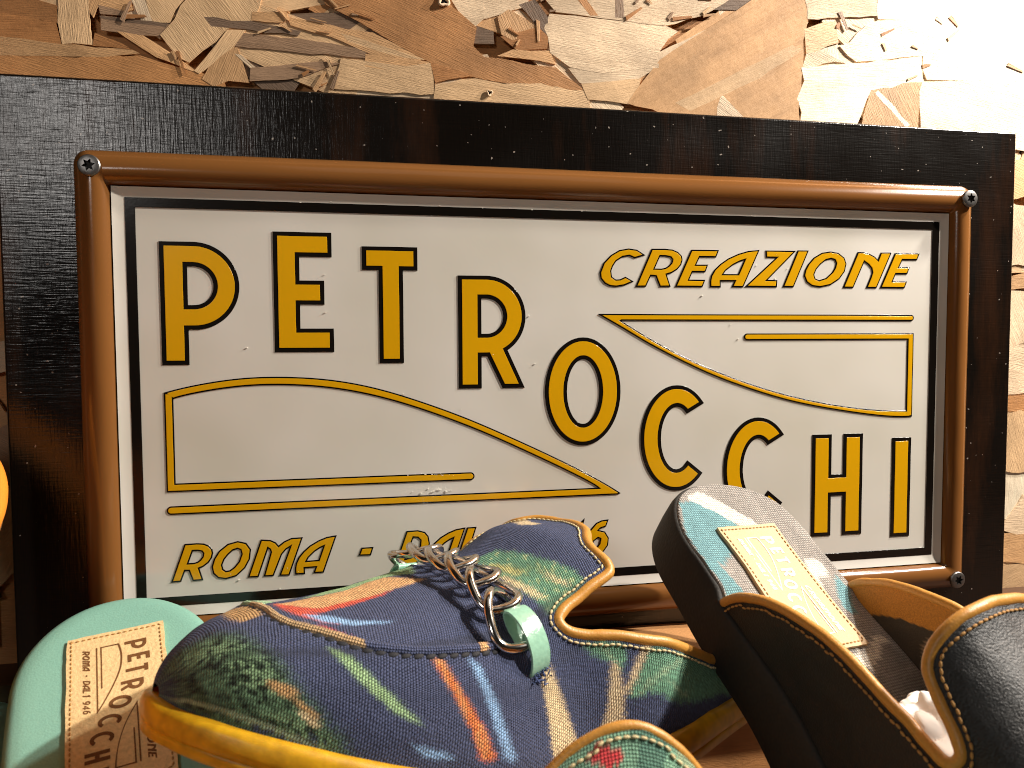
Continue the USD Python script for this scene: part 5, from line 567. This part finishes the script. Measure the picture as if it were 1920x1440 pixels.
def paint_navy(X, Ph, W, s, ridge=False):
    shp = X.shape; x, p = X.ravel(), Ph.ravel(); w = W.reshape(-1, 3)
    c = np.tile(np.array(COL['navy']), (len(x), 1)); jx = (fbm(w * 700, 2, 31) - .5) * .0005; jp = (fbm(w * 700, 2, 47) - .5) * .011
    x2, p2 = (x + jx) * 12, p + jp
    f1 = fbm(w * np.array([160, 160, 160]), 4, 3); f2 = fbm(w * 900, 3, 8); st = fbm(np.stack([x * 900, p * 22, 0 * x], -1), 3, 5)
    r1 = np.random.default_rng(5); al_j = [(r1.normal(0, .0007, len(x)) * 12, r1.normal(0, .010, len(x))) for _ in range(4)]
    for k in ('dkgreen', 'green', 'mid', 'vein', 'tan', 'yellowgreen', 'palegreen', 'peach', 'coral', 'orange', 'sky', 'cream'):
        leafy = k in ('dkgreen', 'mid'); soft = k in ('green', 'palegreen', 'coral', 'peach', 'vein', 'yellowgreen')
        xs_ = x2 + (.03 * (f1 - .5) + .02 * (st - .5)) * leafy; ps_ = p2 + (.14 * (f1 - .5) + .12 * (st - .5)) * leafy + .025 * (st - .5) * soft
        for i, g in enumerate(SH[k]):
            bx = g.bounds; sel = np.nonzero((xs_ > bx[0] - .05) & (xs_ < bx[2] + .05) & (ps_ > bx[1] - .08) & (ps_ < bx[3] + .08))[0]
            if not len(sel): continue
            w_ = sum(contains_xy(g, xs_[sel] + jx_[sel] * (1 + 2 * leafy), ps_[sel] + jp_[sel] * (1 + 2 * leafy)) for jx_, jp_ in al_j) / 4.0
            S1, S2, F1 = st[sel], f2[sel], f1[sel]
            col = np.array(COL[k]) * (1 + .4 * (S2 - .5))[:, None] * (.85 + .3 * S1)[:, None]
            if k == 'dkgreen': col = np.array(COL[k]) * np.clip(.30 + 2.2 * (S1 - .30) + 1.1 * (F1 - .5), .12, 1.6)[:, None]
            if k == 'mid': w_ = w_ * np.clip((S1 + .6 * (F1 - .5) - .40) * 5, 0, 1)
            if k == 'vein': w_ = w_ * .7
            if k == 'green' and i == 2: col = np.where((S1 > .66)[:, None], np.array(lin(178, 194, 146)), col)
            if k == 'orange': col = np.where((S1 > .52)[:, None], np.array(lin(226, 150, 92)), col)
            if k in ('cream', 'yellowgreen') and i > 3: w_ = w_ * .8
            c[sel] = c[sel] * (1 - w_[:, None]) + col * w_[:, None]
    far = p > 1.95                                        # the side turned away: large pale leaves on the blue
    lf = fbm(np.stack([x * 60, p * 3, 0 * x], -1), 2, 77); m = far & (lf > .52); c[m] = (np.array(COL['green']) * (.8 + .5 * st)[:, None])[m]
    m = far & (lf > .47) & (lf <= .50); c[m] = np.array(COL['cream'])
    if ridge:
        m = (x < .046) & (p < 1.7); c[m] = (np.array(lin(196, 164, 122)) * (.9 + .3 * (f2 - .5))[:, None])[m]
        m = (x < .060) & (p >= 1.7); c[m] = (np.array(lin(150, 176, 140)) * (.8 + .6 * f1)[:, None])[m]
        m = (abs(x - .0815) < .0012) & (p < 1.2); c[m] = np.array(COL['peach'])
    return c.reshape(shp + (3,))
def edge_paint(a, b, wide=.011, third=None):
    def f(W, de, X, Ph):
        c = np.where((de < wide + .0012 * (fbm(W * 500, 2, 5) - .5))[:, None], np.array(a), np.array(b))
        if third is not None:
            m = (de >= wide) & (fbm(W * np.array([45, 45, 45]), 2, 21) > .56); c[m] = np.array(third)
        return c
    return f
last = Last(NAVY['q'], NAVY['M'], NAVY['t'], [.09, 0, 0], NAVY['src'], NAVY['disp'], far=lambda x0, x1, xn, xt, pn: (x0 + .008, x1 + .024, xn + .012, xt, pn + 19))
navy = thing('canvas_mule', 'blue tropical print canvas mule with steel chain and yellow sole', 'shoe', last.world(np.array([.12, 0, -.016])))
half = [a for a in PRINT['apron'] if a[1] < 1.5][::-1]
SEAM = half + [(.0268, 1.571)] + [(a, math.pi - b) for a, b in half[::-1]]
mule(navy, last, 'printed_canvas', 'tan_leather', 'yellow_sole', 'pale_lining', 'brown_lining', N=(620, 420), paint=paint_navy, seam=SEAM, strap=True,
     sole_rows=[(-.0035, .0006), (.0002, .0005), (.0020, -.0004), (.0028, -.0022), (.0030, -.0050), (.0026, -.0066), (.0021, -.0072), (.0026, -.0078), (.0024, -.0100), (.001, -.0108)])

def bed_black(V):
    x, y = V[:, 0], V[:, 1]; w = np.column_stack([x, y, 0 * x]); c = np.tile(np.array(lin(150, 144, 138)), (len(x), 1)) * (.75 + .5 * fbm(w * np.array([60, 160, 1]), 3, 6))[:, None]
    j = (fbm(w * 400, 2, 9) - .5) * .002
    for k, col in (('teal', lin(108, 148, 154)), ('white', lin(226, 218, 204))):
        for P in BED[k]:
            m = contains_xy(Polygon(P).buffer(0), x + j, y + j); c[m] = np.array(col) * (.85 + .3 * fbm(w[m] * 300, 2, 4))[:, None]
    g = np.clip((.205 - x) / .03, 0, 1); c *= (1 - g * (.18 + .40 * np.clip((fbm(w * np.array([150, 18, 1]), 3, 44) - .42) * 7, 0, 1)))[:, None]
    return c
lastb = Last(BLACK['q'], BLACK['M'], BLACK['t'], [.2, 0, 0], BLACK['src'], BLACK['disp'])
blk = thing('leather_mule', 'black leather mule with tan piping leaning heel up against the sign', 'shoe', lastb.world(np.array([.12, 0, -.022])))
BROWS = [(-.0035, .0006), (.0004, .0005), (.0014, -.0008), (.0020, -.004), (.0022, -.012), (.0018, -.0205), (.0, -.022)]
mule(blk, lastb, 'black_leather', 'tan_leather', 'black_sole', 'footbed_canvas', 'lining_print', N=(300, 220), line_paint=edge_paint(lin(186, 124, 40), lin(58, 50, 40), .0125, lin(150, 124, 98)), bed_paint=bed_black,
     label=(.0158, .2542, .0589, 'pale_label_leather', 'white_ink'), thread='tan_thread', pipe=.00175, sole_rows=BROWS, bed_rows=[(-.0005, .0015), (.0, .001), (.0003, -.001), (.0003, -.0022)])
# crumpled paper stuffed into the black shoe
tp = trimesh.creation.icosphere(5); v = tp.vertices; d = .80 + .34 * np.abs(fbm(v * 1.6, 2, 3) - .5) * 2 + .10 * np.abs(fbm(v * 4, 2, 8) - .5)
tp.vertices = lastb.world(v * d[:, None] * np.array([.030, .021, .016]) + np.array([.142, .007, .020]))
keys(obj('tissue_paper', tp, 'tissue', smooth=12), 'crumpled white tissue paper stuffed into the black leather mule', 'paper')

TQ = [1.0, 1.0, 1.0, 0.9845, 0.045, 0.160, 0.130, 0.105, 0.135, 36.0, 1.0, 0.01, 0.006, 1.0, 1.0, 1.0, 1.0, 0.3, 0.68, 0.93, 0.0]
TM = [[-0.260475, -0.963573, 0.06067], [0.845827, -0.258043, -0.466894], [0.465542, -0.070298, 0.882229]]; TT = np.array([-0.18468, -0.03938, -0.09457])
LQ = list(TQ); LQ[0:3] = [.7, .62, .55]                    # low and soft in front
BED_T = [(-.0050, .0016), (-.0022, .0013), (-.0004, .0004), (.0008, -.0012), (.0012, -.0035), (.0012, -.0105), (.0006, -.0112)]
SOLE_T = [(-.0005, -.0108), (.0012, -.0109), (.0016, -.0118), (.0016, -.0152), (.0006, -.0162)]
def teal(M, T, label):
    s = Last(LQ, M, T, [.25, 0, 0]); t = thing('teal_mule', label, 'shoe', s.world(np.array([.12, 0, -.016])))
    mule(t, s, 'teal_leather', 'tan_leather', 'tan_sole', 'teal_leather', 'pale_lining', N=(110, 80), label=(.0159, .262, .064, 'label_leather', 'brown_ink'), sole_rows=SOLE_T, bed_rows=BED_T)
teal(TM, TT, 'teal leather mule standing heel up before the sign, its tan label in full view')
teal(TM, TT + np.array([-.0665, .020, -.0445]), 'teal leather mule at the left edge, mostly hidden behind the other teal one')
OM = [[0.044155, -0.887145, 0.459373], [0.792295, -0.248996, -0.557019], [0.608539, 0.388554, 0.691886]]
so = Last(LQ, OM, [-0.25296, -0.04116, -0.02375], [.25, 0, 0]); og = thing('orange_mule', 'orange mule standing at the far left edge beside the black board', 'shoe', so.world(np.array([.12, 0, -.016])))
mule(og, so, 'orange_canvas', 'tan_leather', 'tan_sole', 'orange_bed', 'pale_lining', N=(110, 80), sole_rows=SOLE_T, bed_rows=BED_T)
# the green printed one in front, toe towards the camera, only its tongue in view
def paint_green(X, Ph, W, s, ridge=False):
    shp = X.shape; w = W.reshape(-1, 3); f = fbm(w * 95, 3, 12); g = fbm(w * 500, 2, 5); st = fbm(np.stack([X.ravel() * 120, Ph.ravel() * 9, 0 * X.ravel()], -1), 3, 3)
    c = np.array(lin(122, 164, 138)) * (.7 + .6 * st)[:, None] * (1 + .3 * (g - .5))[:, None]
    m = f > .60; c[m] = np.array(lin(150, 172, 140)); m = f < .36; c[m] = np.array(lin(84, 122, 106))
    d = np.linalg.norm((w - RED) * np.array([1, .6, 2.0]), axis=1) + .003 * (g - .5); m = d < .0052; c[m] = np.array(lin(200, 62, 66))
    return c.reshape(shp + (3,))
h = np.array([.10, .95, .27]); h /= np.linalg.norm(h); l_ = np.cross([0, 0, 1], h); l_ /= np.linalg.norm(l_); l_ += np.array([0, 0, .16]); l_ -= h * l_.dot(h); l_ /= np.linalg.norm(l_); u_ = np.cross(h, l_)
GM = np.stack([h, l_, u_], 1); GQ = list(TQ); GQ[5:10] = [.172, .139, .1135, .147, 32.0]; GQ[3] = 1.12
sg = Last(GQ, GM, [0, 0, 0], [0, 0, 0]); tip = sg.surf(np.array([.147]), np.array([math.pi / 2]))[0]; sg.t = np.array([-.0345, -.168, -.0660]) - tip
RED = at(1125, 1398, -.166)
gm = thing('green_mule', 'green printed canvas mule in front, only its piped tongue in view', 'shoe', sg.world(np.array([.12, 0, -.016])))
mule(gm, sg, 'printed_canvas', 'tan_leather', 'tan_sole', 'pale_lining', 'pale_lining', N=(260, 180), paint=paint_green, pipe=.0014)
